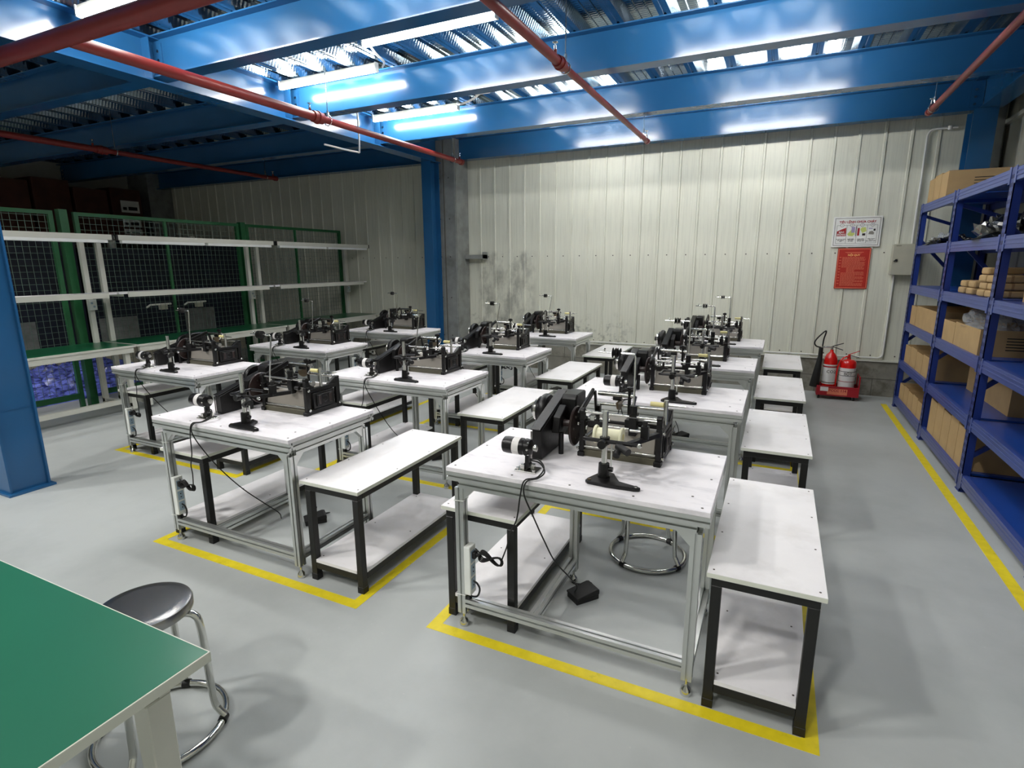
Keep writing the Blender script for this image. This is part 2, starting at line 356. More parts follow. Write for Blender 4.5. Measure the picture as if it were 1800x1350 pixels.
def isec(wf, h, tf, tw):
    a, c = wf / 2, tw / 2
    return [(-a, 0), (a, 0), (a, tf), (c, tf), (c, h - tf), (a, h - tf), (a, h), (-a, h), (-a, h - tf), (-c, h - tf), (-c, tf), (-a, tf)]
GX, GZ = -4.91, 3.115
BEAMZ = 3.15
def steel():
    MB().sweep((GX, WY - 0.3, GZ), (GX, 1.79, GZ), isec(0.20, DECK - GZ - 0.004, 0.012, 0.010), 'beam').build('steel_girder')
    g = bpy.data.objects['steel_girder']; tag(g, 'deep blue girder running away from the viewer, left of the lit lamps', 'beam')
    for y in (1.86, 3.32, 4.79, 6.25):
        st = MB()
        for sx in (1, -1):
            st.box((GX + sx * 0.005, y - 0.10, GZ + 0.012), (GX + sx * 0.095, y - 0.092, DECK - 0.012), 'beam')
        st.build('stiffener_plate', g)
    MB().sweep((1.74, WY - 0.2, GZ), (1.74, 1.79, GZ), isec(0.20, DECK - GZ - 0.004, 0.012, 0.010), 'beam').build('steel_girder')
    tag(bpy.data.objects['steel_girder.001'], 'blue girder above the storage racks along the right wall', 'beam')
    rows = [(1.86, 'just overhead, nearest cross beam'), (3.32, 'nearest long blue cross beam in view'), (4.79, 'second blue cross beam, behind the two brightest lamps'),
            (6.25, 'third blue cross beam, behind the farthest lit lamp'), (7.70, 'last blue cross beam, along the top of the cream wall')]
    for y, t in rows:
        for x0, x1, side in ((GX + 0.012, 1.73, 'over the tables'), (-12.35, GX - 0.012, 'in the dark left bay'), ):
            o = MB().sweep((x1, y, BEAMZ), (x0, y, BEAMZ), isec(0.15, DECK - BEAMZ, 0.010, 0.008), 'beam').build('cross_beam')
            tag(o, t + (', over the tables' if side[0] == 'o' else ', in the dark left bay'), 'beam', 'blue cross beams')
            for bx, s in ((x0, 1), (x1, -1)):
                p = MB()
                for z in (3.22, 3.29, 3.36): p.cyl((bx + s * 0.07, y - 0.022, z), (bx + s * 0.07, y - 0.006, z), 0.013, 'steel', 8)
                p.box((bx + s * 0.0, y - 0.014, 3.19), (bx + s * 0.11, y - 0.006, 3.42), 'beam')
                p.build('bolted_plate', o)
    # end bay stub beams left of the far girder are out of sight
    def hcol(name, x0, x1, y0, y1, label, web=None):
        """H column, web in the y-z plane, flanges facing the viewer"""
        t = thing(name, label, 'column', (0, 0, 0), 'blue steel columns'); cx = web or (x0 + x1) / 2
        b = MB().box((x0, y0, 0.015), (x1, y0 + 0.013, GZ - 0.001), 'beam').box((x0, y1 - 0.013, 0.015), (x1, y1, GZ - 0.001), 'beam').box((cx - 0.006, y0 + 0.013, 0.015), (cx + 0.006, y1 - 0.013, GZ - 0.001), 'beam')
        b.build('shaft', t)
        p = MB().box((x0 - 0.03, y0 - 0.02, 0), (x1 + 0.03, y1 + 0.02, 0.016), 'beam').build('base_plate', t)
        for bx in (x1 - 0.05, x0 + 0.05):
            for by in (y0 + 0.07, y1 - 0.07):
                MB().cyl((bx, by, 0.016), (bx, by, 0.024), 0.018, 'beam', 8).cyl((bx, by, 0.024), (bx, by, 0.045), 0.010, 'beam', 8).build('anchor_bolt', t)
        return t
    t = hcol('steel_column', -5.06, -4.87, 1.79, 2.04, 'bright blue steel column at the left edge, foot bolted to the floor', -4.895)
    MB().box((-4.90, 1.804, 0.62), (-4.885, 2.026, 0.626), 'beam').build('weld_seam', t)
    hcol('steel_column', -4.985, -4.82, 7.30, 7.53, 'blue steel column standing before the grey column at the back wall')
    hcol('steel_column', 1.60, 1.80, 7.38, 7.62, 'blue steel column behind the farthest rack in the right corner')
    # building columns in galvanised steel
    b = MB().box((-4.98, 7.58, 0), (-4.56, 7.945, 3.45), 'galv2').box((-4.90, 7.572, 0), (-4.80, 7.58, 3.45), 'galv2').box((-4.775, 7.568, 0), (-4.765, 7.58, 3.45), 'joint').box((-4.60, 7.57, 0), (-4.575, 7.58, 3.45), 'galv2')
    for z in (0.5, 1.1, 1.73, 2.3, 2.9):
        for x in (-4.84, -4.68): b.cyl((x, 7.562, z), (x, 7.572, z), 0.009, 'screw', 8)
    t = b.build('galvanised_column'); tag(t, 'grey galvanised box column against the wall beside the blue column', 'column')
    b = MB().box((-4.555, 7.80, 1.70), (-4.22, 7.93, 1.76), 'galv2').box((-4.24, 7.80, 1.69), (-4.22, 7.94, 1.80), 'galv2')
    tag(b.build('wall_girt'), 'short grey steel stub bridging the grey column and the cream wall', 'bracket')
    tag(MB().box((-12.39, 7.45, 0), (-11.75, 7.94, 3.45), 'galv2').build('galvanised_column'), 'dim grey column at the far left end of the back wall', 'column')
    tag(MB().box((1.86, 7.80, 0), (1.97, 7.94, 3.45), 'galv2').build('corner_post'), 'grey post in the corner right of the blue column', 'column')
steel()

# ------------------------------------------------------------------ batten lamps
def batten(name, lit):
    t = thing(name, '', 'lamp', (0, 0, 0))
    MB().box((0, -0.014, 0.012), (1.24, 0.014, 0.045), 'cwhite').build('housing', t, 0.004)
    MB().tube([(0.012, 0, -0.012), (1.228, 0, -0.012)], 0.024, 'lit' if lit else 'diffuser', 14).build('light_tube', t)
    MB().box((-0.006, -0.024, -0.034), (0.012, 0.024, 0.046), 'plastic').box((1.228, -0.024, -0.034), (1.246, 0.024, 0.046), 'plastic').build('end_cap', t, 0.003)
    return t
LZ = 3.41
for x, y, z, l in HIGH_BAY:
    t = thing('high_bay_lamp', l, 'lamp', (x, y, z), 'high bay lamps in the open hall')
    MB().lathe([(0.08, 0.30), (0.12, 0.16), (0.34, 0.03), (0.37, -0.02)][::-1], (0, 0, 0), 'alu').cyl((0, 0, 0.29), (0, 0, 9.9 - z), 0.02, 'steel').build('reflector', t)
    rl = 0.18 if x > 0 else 0.33
    MB().lathe([(rl, -0.012), (rl, 0.0)], (0, 0, -0.02), 'highlit').build('lens', t)
MB().box((-12, -6.2, 9.9), (2, -1.9, 10.1), 'galv2').build('trim_3')['kind'] = 'structure'
lampP = batten('batten_lamp', True)
for x, y, l in LIT: place(lampP, used, (x, y, LZ), l, 'lit batten lamps under the deck')
offP = batten('unlit_batten_lamp', False)
for x, y, l in ((-8.2, 3.75, 'unlit white batten lamp at the far left of the dark ceiling bay'), (-8.0, 6.9, 'unlit batten lamp deep in the dark ceiling bay')):
    place(offP, used, (x, y, 3.35), l, 'unlit batten lamps in the dark bay')

# ------------------------------------------------------------------ sprinkler pipes
PZ = 2.99
def pipes():
    b = MB().tube([(-11.5, 2.19, 2.985), (1.55, 2.19, 2.985)], 0.053, 'redpipe', 24)
    t = b.build('main_pipe'); tag(t, 'thick red sprinkler main crossing the upper left corner', 'pipe')
    def branch(x, yend, ycoup, r1, r2, label, rods, rodx=0.0):
        t = thing('sprinkler_pipe', label, 'pipe', (0, 0, 0), 'red sprinkler branch pipes')
        MB().tube([(x, 2.19, PZ), (x, ycoup, PZ)], r1, 'redpipe', 18).tube([(x, ycoup, PZ), (x, yend, PZ)], r2, 'redpipe', 16).build('tube', t)
        MB().cyl((x, ycoup - 0.07, PZ), (x, ycoup + 0.05, PZ), r1 * 1.28, 'redpipe', 18).cyl((x, ycoup - 0.02, PZ), (x, ycoup - 0.005, PZ), r1 * 1.5, 'redpipe', 18).build('coupling', t)
        MB().lathe([(r2 * 1.25, 0), (r2 * 1.25, 0.05), (r2 * 0.9, 0.06)], (x, yend - 0.03, PZ), 'redpipe', 'y').build('end_cap', t)
        for y in (ycoup - 0.10, yend - 0.05):
            MB().cyl((x, y, PZ + r2), (x, y, PZ + 0.06), 0.012, 'redpipe', 10).cyl((x, y, PZ + 0.06), (x, y, PZ + 0.085), 0.010, 'steel', 10).lathe([(0.004, 0.085), (0.006, 0.10), (0.020, 0.102), (0.020, 0.104)], (x, y, PZ), 'steel').build('sprinkler_head', t)
        for y in rods:
            h = MB().cyl((x, y, PZ + 0.03), (x, y, DECK + 0.01), 0.0045, 'steel', 8).cyl((x, y, PZ + 0.05), (x, y, PZ + 0.09), 0.011, 'steel', 8)
            h.tube([(x + (r1 + 0.006) * cos(a * pi / 8), y, PZ + (r1 + 0.006) * sin(a * pi / 8)) for a in range(16)], 0.005, 'steel', 6, closed=True).build('pipe_hanger', t)
    branch(-4.10, 6.98, 4.32, 0.040, 0.031, 'red sprinkler pipe running beside the left girder', (4.45, 6.75))
    branch(-1.52, 6.80, 3.98, 0.031, 0.025, 'red sprinkler pipe down the middle of the ceiling', (4.08, 6.6))
    branch(1.12, 6.72, 3.9, 0.031, 0.026, 'red sprinkler pipe at the right, ending near the wall corner', (4.0, 6.55))
    branch(-7.55, 6.9, 4.3, 0.036, 0.030, 'dim red sprinkler pipe in the dark left bay', (4.45, 6.7))
    c = MB()
    c.tube(smooth_pts([(-4.66, 5.55, 3.44), (-4.66, 5.55, 2.98), (-4.68, 5.50, 2.93), (-4.78, 5.1, 2.95)], 5), 0.010, 'pvc', 8)
    tag(c.build('conduit_drop'), 'thin white conduit hooking down beside the left girder', 'conduit')
    c = MB().tube(smooth_pts([(-3.55, 5.98, 3.44), (-3.45, 5.9, 3.40), (-3.28, 5.86, 3.42), (-3.12, 5.78, 3.46)], 5), 0.012, 'pvc', 8).tube([(-3.20, 5.78, 3.45), (-3.02, 5.78, 3.45)], 0.018, 'pvc', 8)
    tag(c.build('lamp_cable'), 'white cable with a tee beside the farthest lit lamp', 'cable')
    c = MB().tube(smooth_pts([(-3.30, 4.12, 3.44), (-3.36, 4.3, 3.42), (-3.42, 4.48, 3.42), (-3.50, 4.56, 3.41)], 5), 0.010, 'pvc', 8)
    tag(c.build('lamp_cable'), 'white cable joining the two lamps in the middle bay', 'cable')
pipes()

# ------------------------------------------------------------------ floor tape
def tape(x0, y0, x1, y1, label):
    tag(MB().box((x0, y0, 0.0), (x1, y1, 0.0012), 'yellow').build('floor_tape'), label, 'floor tape', 'yellow floor tape')
for cx0, cx1, ys, nm in ((-1.325, 0.262, (1.84, 3.26, 4.68, 6.10), 'right'), (-3.275, -1.71, (1.81, 3.24, 4.66, 6.05), 'middle'), (-5.285, -3.70, (2.72, 4.14, 5.56), 'left')):
    e = ys[-1] + 1.35
    tape(cx0, ys[0], cx0 + 0.055, e, 'yellow tape along the left side of the %s table column' % nm)
    tape(cx1 - 0.055, ys[0], cx1, e, 'yellow tape along the right side of the %s table column' % nm)
    for y, row in zip(ys, ('nearest', 'second', 'third', 'farthest')):
        tape(cx0 + 0.055, y, cx1 - 0.055, y + 0.055, 'yellow tape in front of the %s table of the %s column' % (row, nm))
tape(1.185, 0.9, 1.245, 7.5, 'long yellow tape on the floor along the blue racks')

# ------------------------------------------------------------------ work tables
def slot(s):
    h = s / 2; g = s * 0.10; d = s * 0.30; q = []
    for k in range(4):
        a = k * pi / 2
        for x, y in ((-h, -h), (-g, -h), (-g, -h + d), (g, -h + d), (g, -h)):
            q.append((x * cos(a) - y * sin(a), x * sin(a) + y * cos(a)))
    return q
TW, TD, TH = 1.077, 0.642, 0.78
def make_table():
    t = thing('work_table', '', 'table')
    b = MB().box((0, 0, TH - 0.020), (TW, TD, TH), 'white')
    for x, y in ((.03, .03), (.30, .03), (.55, .03), (.80, .03), (1.045, .03), (1.045, .32), (1.045, .61), (.03, .61), (.03, .32), (1.0, .12)):
        b.cyl((x, y, TH), (x, y, TH + 0.0008), 0.005, 'screw', 8)
    b.build('tabletop', t, 0.0015)
    P = slot(0.04); zt = TH - 0.020 - 0.02
    for a, c in (((0.0, 0.021, zt), (TW, 0.021, zt)), ((0.0, TD - 0.021, zt), (TW, TD - 0.021, zt)), ((0.021, 0.042, zt), (0.021, TD - 0.042, zt)), ((TW - 0.021, 0.042, zt), (TW - 0.021, TD - 0.042, zt))):
        MB().sweep(a, c, P, 'alu').build('top_rail', t)
    zs = zt - 0.040
    x0, x1, y0, y1, xm = 0.045, TW - 0.045, 0.045, TD - 0.05, 0.385
    for a, c in (((x0, y0, zs), (x1, y0, zs)), ((x0, y1, zs), (x1, y1, zs)), ((x0, y0 + .02, zs), (x0, y1 - .02, zs)), ((x1, y0 + .02, zs), (x1, y1 - .02, zs))):
        MB().sweep(a, c, P, 'alu').build('sub_rail', t)
    for x, y in ((x0, y0), (x1, y0), (x1, y1), (xm, y1)):
        MB().sweep((x, y, 0.07), (x, y, zs - 0.02), P, 'alu', up=(0, 1, 0)).build('leg', t)
        MB().cyl((x, y, 0.03), (x, y, 0.075), 0.006, 'steel', 10).lathe([(0.021, 0), (0.022, 0.012), (0.018, 0.026), (0.008, 0.036), (0.006, 0.045)], (x, y, 0), 'chrome', seg=20).build('levelling_foot', t)
    zb = 0.125
    for a, c in (((x0 + .02, y0, zb), (x1 - .02, y0, zb)), ((x1, y0 + .02, zb), (x1, y1 - .02, zb)), ((xm, y0 + .02, zb), (xm, y1 - .02, zb))):
        MB().sweep(a, c, P, 'alu').build('bottom_rail', t)
    for gx, s, y in ((x0 + .02, 1, y0), (x1 - .02, -1, y0)):
        MB().prism([(gx, zs - 0.02), (gx + s * 0.055, zs - 0.02), (gx, zs - 0.075)], y - 0.015, y + 0.015, 'alu', 'y').build('corner_gusset', t)
    for gy, s in ((y0 + .02, 1), (y1 - .02, -1)):
        MB().prism([(gy, zs - 0.02), (gy + s * 0.055, zs - 0.02), (gy, zs - 0.075)], x1 - 0.015, x1 + 0.015, 'alu', 'x').build('corner_gusset', t)
    return t
BW, BD, BH = 0.374, 0.974, 0.558
def make_bench():
    t = thing('side_bench', '', 'bench')
    b = MB().box((0, 0, BH - 0.018), (BW, BD, BH), 'white_b').box((-0.0007, -0.0007, BH - 0.017), (BW + 0.0007, BD + 0.0007, BH - 0.001), 'edge')
    for x in (0.02, BW - 0.02):
        for y in (0.03, 0.34, 0.64, BD - 0.03): b.cyl((x, y, BH), (x, y, BH + 0.0008), 0.004, 'screw', 8)
    b.build('benchtop', t)
    g = 0.015; q = 0.036
    fr = MB(); zt = BH - 0.019
    fr.box((g, g, zt - q), (BW - g, g + q, zt), 'black').box((g, BD - g - q, zt - q), (BW - g, BD - g, zt), 'black')
    fr.box((g, g + q, zt - q), (g + q, BD - g - q, zt), 'black').box((BW - g - q, g + q, zt - q), (BW - g, BD - g - q, zt), 'black')
    fr.build('top_frame', t, 0.002)
    for x in (g, BW - g - q):
        for y in (g, BD - g - q):
            l = MB().box((x, y, 0.02), (x + q, y + q, zt - q), 'black').build('leg', t, 0.002)
            MB().box((x - 0.0015, y - 0.0015, 0), (x + q + 0.0015, y + q + 0.0015, 0.035), 'rubber').build('leg_cap', l, 0.001)
    lf = MB(); zs = 0.105
    lf.box((g + q, g, zs - q), (BW - g - q, g + q, zs), 'black').box((g + q, BD - g - q, zs - q), (BW - g - q, BD - g, zs), 'black')
    lf.box((g, g + q, zs - q), (g + q, BD - g - q, zs), 'black').box((BW - g - q, g + q, zs - q), (BW - g, BD - g - q, zs), 'black').build('lower_frame', t, 0.002)
    b = MB().prism([(g + q + 0.001, g), (BW - g - q - 0.001, g), (BW - g - q - 0.001, g + q + 0.001), (BW - g, g + q + 0.001), (BW - g, BD - g - q - 0.001), (BW - g - q - 0.001, BD - g - q - 0.001), (BW - g - q - 0.001, BD - g), (g + q + 0.001, BD - g), (g + q + 0.001, BD - g - q - 0.001), (g, BD - g - q - 0.001), (g, g + q + 0.001), (g + q + 0.001, g + q + 0.001)], zs, zs + 0.016, 'white_b', 'z')
    for x in (0.06, BW - 0.06):
        for y in (0.06, 0.48, 0.9): b.cyl((x, y, zs + 0.016), (x, y, zs + 0.0168), 0.004, 'screw', 8)
    b.build('shelf', t)
    return t

# ------------------------------------------------------------------ coil winding machine, origin at the table's front left corner, z = table top
def make_machine(col):
    t = thing('coil_winding_machine', '', 'machine')
    # housing between the end plates
    MB().prism([(0.385, 0.030), (0.615, 0.030), (0.615, 0.135), (0.43, 0.135), (0.405, 0.128)], 0.495, 0.802, 'housing', 'x').build('housing', t, 0.002)
    MB().box((0.478, 0.375, 0.0), (0.815, 0.63, 0.030), 'ledge').tube([(0.48, 0.385, 0.043), (0.81, 0.385, 0.043)], 0.0065, 'steel', 12).build('base_ledge', t, 0.002)
    # end plates: cast frames
    def plate(x, w, right):
        p = MB()
        p.box((x, 0.372, 0.0), (x + w, 0.402, 0.165), 'cast').box((x, 0.612, 0.0), (x + w, 0.642, 0.175), 'cast').box((x, 0.402, 0.0), (x + w, 0.612, 0.026), 'cast').box((x, 0.402, 0.128), (x + w, 0.612, 0.152), 'cast')
        p.box((x - 0.004, 0.362, 0.0), (x + w + 0.004, 0.40, 0.022), 'cast').box((x - 0.004, 0.61, 0.0), (x + w + 0.004, 0.652, 0.022), 'cast')
        # rounded ears carrying the rods
        p.box((x, 0.372, 0.165), (x + w, 0.402, 0.20), 'cast').lathe([(0.017, 0), (0.017, w)], (x, 0.387, 0.203), 'cast', 'x', 18)
        p.prism([(0.402, 0.152), (0.44, 0.152), (0.402, 0.185)], x, x + w, 'cast', 'x')
        if right:
            p.prism([(0.612, 0.152), (0.55, 0.152), (0.612, 0.19)], x, x + w, 'cast', 'x').box((x, 0.612, 0.175), (x + w, 0.642, 0.19), 'cast')
        return p.build('end_plate', t, 0.003)
    plate(0.470, 0.022, False); pr = plate(0.808, 0.024, True)
    b = MB().box((0.812, 0.425, 0.03), (0.8335, 0.590, 0.122), 'cast')
    b.box((0.833, 0.445, 0.042), (0.840, 0.570, 0.110), 'cast').lathe([(0.022, 0), (0.018, 0.006)], (0.839, 0.508, 0.078), 'cast', 'x', 18).box((0.839, 0.455, 0.05), (0.843, 0.475, 0.104), 'brown').box((0.839, 0.54, 0.05), (0.843, 0.56, 0.104), 'brown')
    b.build('cover_panel', pr, 0.002)
    for x, s in ((0.466, -1), (0.834, 1)):
        for y, z in ((0.387, 0.03), (0.627, 0.03), (0.387, 0.145)):
            MB().lathe([(0.008, 0), (0.009, 0.006 * s), (0.006, 0.010 * s)], (x, y, z), 'steel', 'x', 12).build('cap_screw', t)
    # slanting belt guard
    gy, gz, ry, rz = (0.235, 0.135, 0.56, 0.242) if col == 'T' else (0.195, 0.108, 0.615, 0.222)
    g = MB().prism([(gy, 0.004), (gy, gz), (ry, rz), (ry + 0.06, rz), (ry + 0.06, 0.09), (0.50, 0.03), (0.48, 0.004)], 0.300, 0.345, 'cast', 'x')
    gd = g.build('belt_guard', t, 0.002)
    MB().bar((0.318, gy - 0.007, gz + 0.004), (0.318, ry + 0.005, rz + 0.007), 0.046, 0.005, 'cast').build('guard_lid', gd, 0.001)
    MB().box((0.296, gy - 0.007, 0.004), (0.301, gy - 0.001, gz - 0.005), 'steel').build('guard_hinge', gd)
    MB().prism([(0.46, 0.10), (0.46, 0.238), (0.48, 0.252), (0.60, 0.252), (0.60, 0.10)], 0.350, 0.425, 'cast', 'x').build('gear_cover', t, 0.006)
    MB().prism([(0.34, 0.10), (0.36, 0.17), (0.44, 0.21), (0.46, 0.10)], 0.350, 0.385, 'cast', 'x').cyl((0.39, 0.36, 0.10), (0.39, 0.36, 0.0), 0.012, 'cast', 10).build('bearing_bracket', t, 0.003)
    # hand wheel at the back left
    w = MB().lathe([(0.02, -0.02), (0.078, -0.018), (0.082, -0.010), (0.082, 0.006), (0.076, 0.014), (0.03, 0.016)], (0.255, 0.52, 0.15), 'cast', 'x', 36)
    w.lathe([(0.062, -0.022), (0.066, -0.036), (0.058, -0.038)], (0.255, 0.52, 0.15), 'cast', 'x', 30).lathe([(0.048, -0.038), (0.052, -0.054), (0.044, -0.056)], (0.255, 0.52, 0.15), 'steel', 'x', 30).lathe([(0.02, -0.056), (0.02, -0.075)], (0.255, 0.52, 0.15), 'cast', 'x', 20)
    w.cyl((0.27, 0.52, 0.15), (0.31, 0.52, 0.15), 0.014, 'steel', 14).build('hand_wheel', t)
    # spindle and faceplate
    MB().cyl((0.345, 0.40, 0.135), (0.44, 0.40, 0.135), 0.017, 'brown', 16).lathe([(0.028, 0), (0.030, 0.02), (0.02, 0.024)], (0.365, 0.40, 0.135), 'cast', 'x', 20).build('spindle', t)
    f = MB().lathe([(0.03, 0), (0.088, 0.002), (0.092, 0.007), (0.088, 0.012), (0.035, 0.014)], (0.438, 0.40, 0.128), 'brown', 'x', 44)
    for k in range(6):
        a = k * pi / 3; f.cyl((0.452, 0.40 + 0.055 * cos(a), 0.128 + 0.055 * sin(a)), (0.457, 0.40 + 0.055 * cos(a), 0.128 + 0.055 * sin(a)), 0.006, 'screw', 8)
    f.build('faceplate', t)
    # slanting swing arms
    MB().bar((0.462, 0.385, 0.185), (0.462, 0.60, 0.252), 0.014, 0.030, 'cast').bar((0.470, 0.60, 0.25), (0.470, 0.63, 0.13), 0.010, 0.024, 'cast').build('swing_arm', t, 0.004)
    # rods across
    rods = ((0.476, 0.815, 0.387, 0.203, 0.0065, 'steel'), (0.49, 0.665, 0.59, 0.245, 0.0115, 'steel'), (0.492, 0.81, 0.45, 0.150, 0.008, 'cast'), (0.476, 0.60, 0.41, 0.170, 0.007, 'steel'), (0.49, 0.815, 0.627, 0.185, 0.007, 'steel'))
    for x0, x1, y, z, r, m in rods: MB().cyl((x0, y, z), (x1, y, z), r, m, 14).build('guide_rod', t)
    MB().cyl((0.745, 0.455, 0.172), (0.808, 0.455, 0.172), 0.017, 'steel', 20).cyl((0.70, 0.455, 0.172), (0.745, 0.455, 0.172), 0.006, 'steel', 12).build('tailstock', t)
    # carriage with knobs
    c = MB().box((0.690, 0.375, 0.120), (0.722, 0.425, 0.215), 'cast').cyl((0.706, 0.387, 0.215), (0.706, 0.387, 0.252), 0.016, 'cast', 16).box((0.668, 0.39, 0.150), (0.69, 0.45, 0.185), 'cast').box((0.722, 0.40, 0.165), (0.762, 0.425, 0.182), 'cast').box((0.722, 0.39, 0.140), (0.75, 0.42, 0.150), 'steel').cyl((0.745, 0.38, 0.157), (0.775, 0.38, 0.157), 0.011, 'rubber', 12).cyl((0.60, 0.38, 0.15), (0.69, 0.38, 0.15), 0.005, 'steel', 10)
    c.box((0.685, 0.372, 0.200), (0.727, 0.43, 0.204), 'steel').build('carriage', t, 0.002)
    MB().box((0.50, 0.395, 0.135), (0.575, 0.43, 0.16), 'cast').box((0.51, 0.40, 0.16), (0.53, 0.42, 0.185), 'steel').cyl((0.545, 0.405, 0.16), (0.545, 0.405, 0.192), 0.008, 'rubber', 10).cyl((0.49, 0.405, 0.150), (0.47, 0.37, 0.150), 0.004, 'steel', 8).build('thread_guide', t, 0.002)
    MB().prism([(0.60 + 0.045 * cos(a), 0.215 + 0.045 * sin(a)) for a in [pi + k * pi / 10 for k in range(11)]], 0.585, 0.595, 'bronze', 'x').cyl((0.56, 0.60, 0.225), (0.60, 0.60, 0.225), 0.012, 'cast', 12).build('eccentric_plate', t, 0.001)
    k = MB().cyl((0.64, 0.585, 0.15), (0.64, 0.585, 0.275), 0.008, 'cast', 10).cyl((0.62, 0.585, 0.275), (0.66, 0.585, 0.275), 0.010, 'cast', 10).cyl((0.665, 0.56, 0.20), (0.665, 0.60, 0.24), 0.007, 'steel', 10).lathe([(0.012, 0), (0.014, 0.008), (0.004, 0.012)], (0.64, 0.585, 0.278), 'cast', seg=12)
    k.build('tension_knob', t)
    # counter post with pale stick
    MB().cyl((0.822, 0.50, 0.15), (0.822, 0.50, 0.262), 0.0095, 'steel', 14).build('end_post', t)
    MB().cyl((0.755, 0.50, 0.240), (0.812, 0.50, 0.240), 0.011, 'paleyellow', 12).cyl((0.832, 0.50, 0.240), (0.905, 0.50, 0.240), 0.0042, 'steel', 8).build('pointer_stick', t)
    # tall bent wire guide carrying two little bobbins
    X, Y, L = {'T': (0.706, 0.387, 0.0), 'M': (0.60, 0.33, 0.045), 'L': (0.60, 0.33, 0.03)}[col]
    hgt = {'T': 0.475, 'M': 0.46, 'L': 0.47}[col]
    b = MB().tube([(X, Y, 0.19), (X + L, Y, hgt - 0.012), (X + L - 0.004, Y, hgt - 0.003), (X + L - 0.014, Y, hgt)] + [(X + L - 0.16, Y, hgt)], 0.0042, 'steel', 8)
    wa = b.build('wire_guide', t)
    for dx in (0.072, 0.092): MB().lathe([(0.006, -0.008), (0.022, -0.006), (0.010, 0.0), (0.022, 0.006), (0.006, 0.008)], (X + L - dx, Y, hgt), 'rubber', 'x', 20).build('guide_bobbin', wa)
    MB().cyl((X + L - 0.135, Y, hgt - 0.004), (X + L - 0.135, Y, hgt + 0.014), 0.003, 'steel', 8).lathe([(0.007, 0.014), (0.003, 0.018)], (X + L - 0.135, Y, hgt), 'steel', seg=10).build('set_screw', wa)
    return t
def make_stand(col):
    t = thing('clamp_stand', '', 'stand')
    base = []
    for a in range(0, 9): base.append((-0.045 + 0.02 * cos(pi / 2 + a * pi / 8), -0.05 + 0.0 + 0.02 * sin(pi / 2 + a * pi / 8)))
    poly = [(-0.058, -0.060), (-0.045, -0.072), (0.03, -0.078), (0.140, -0.072), (0.158, -0.064), (0.160, -0.052), (0.148, -0.044), (0.07, -0.022), (0.045, 0.020), (0.030, 0.052), (0.0, 0.060), (-0.025, 0.048), (-0.055, -0.035)]
    MB().prism(poly, 0, 0.014, 'cast', 'z').build('stand_base', t, 0.004, 2)
    for bx, by, bm_ in ((-0.042, -0.056, 'bronze'), (0.142, -0.058, 'steel'), (0.0, 0.045, 'steel')): MB().cyl((bx, by, 0.014), (bx, by, 0.018), 0.007, bm_, 10).build('base_bolt', t)
    MB().cyl((0, 0, 0.014), (0, 0, 0.070), 0.024, 'cast', 24, 0.0215).cyl((0.02, 0, 0.048), (0.036, 0, 0.048), 0.010, 'cast', 12).build('collar', t)
    MB().cyl((0, 0, 0.065), (0, 0, 0.285), 0.0115, 'steel', 20).build('post', t)
    z = 0.165
    c = MB().cyl((0, 0, z - 0.014), (0, 0, z + 0.014), 0.020, 'cast', 20).cyl((0.0, -0.015, z - 0.006), (0.0, -0.048, z - 0.006), 0.017, 'cast', 14)
    c.tube(smooth_pts([(0.135, -0.01, z), (-0.06, -0.01, z), (-0.078, 0.005, z), (-0.078, 0.10, z), (-0.07, 0.115, z), (0.02, 0.118, z)], 4), 0.0085, 'cast', 8)
    c.bar((0.10, -0.012, z), (0.175, 0.16, z), 0.022, 0.018, 'cast').lathe([(0.008, 0), (0.010, 0.01), (0.006, 0.014)], (0.14, -0.024, z), 'steel', 'y', 12)
    c.build('clamp_arm', t, 0.002)
    MB().cyl((0.055, -0.012, z - 0.012), (0.105, -0.045, z - 0.022), 0.015, 'rubber', 14).cyl((0.06, -0.03, z - 0.03), (0.06, -0.05, z - 0.04), 0.014, 'rubber', 12).build('clamp_knob', t)
    MB().box((0.125, 0.06, z), (0.155, 0.09, z + 0.055), 'cast').cyl((0.14, 0.075, z + 0.055), (0.14, 0.075, z + 0.075), 0.01, 'rubber', 10).cyl((0.08, 0.075, z + 0.03), (0.125, 0.075, z + 0.03), 0.006, 'steel', 10).build('tension_block', t, 0.002)
    MB().cyl((0.025, 0.012, z - 0.012), (0.025, 0.012, 0.03), 0.003, 'plastic', 8).build('hanging_thread', t)
    return t
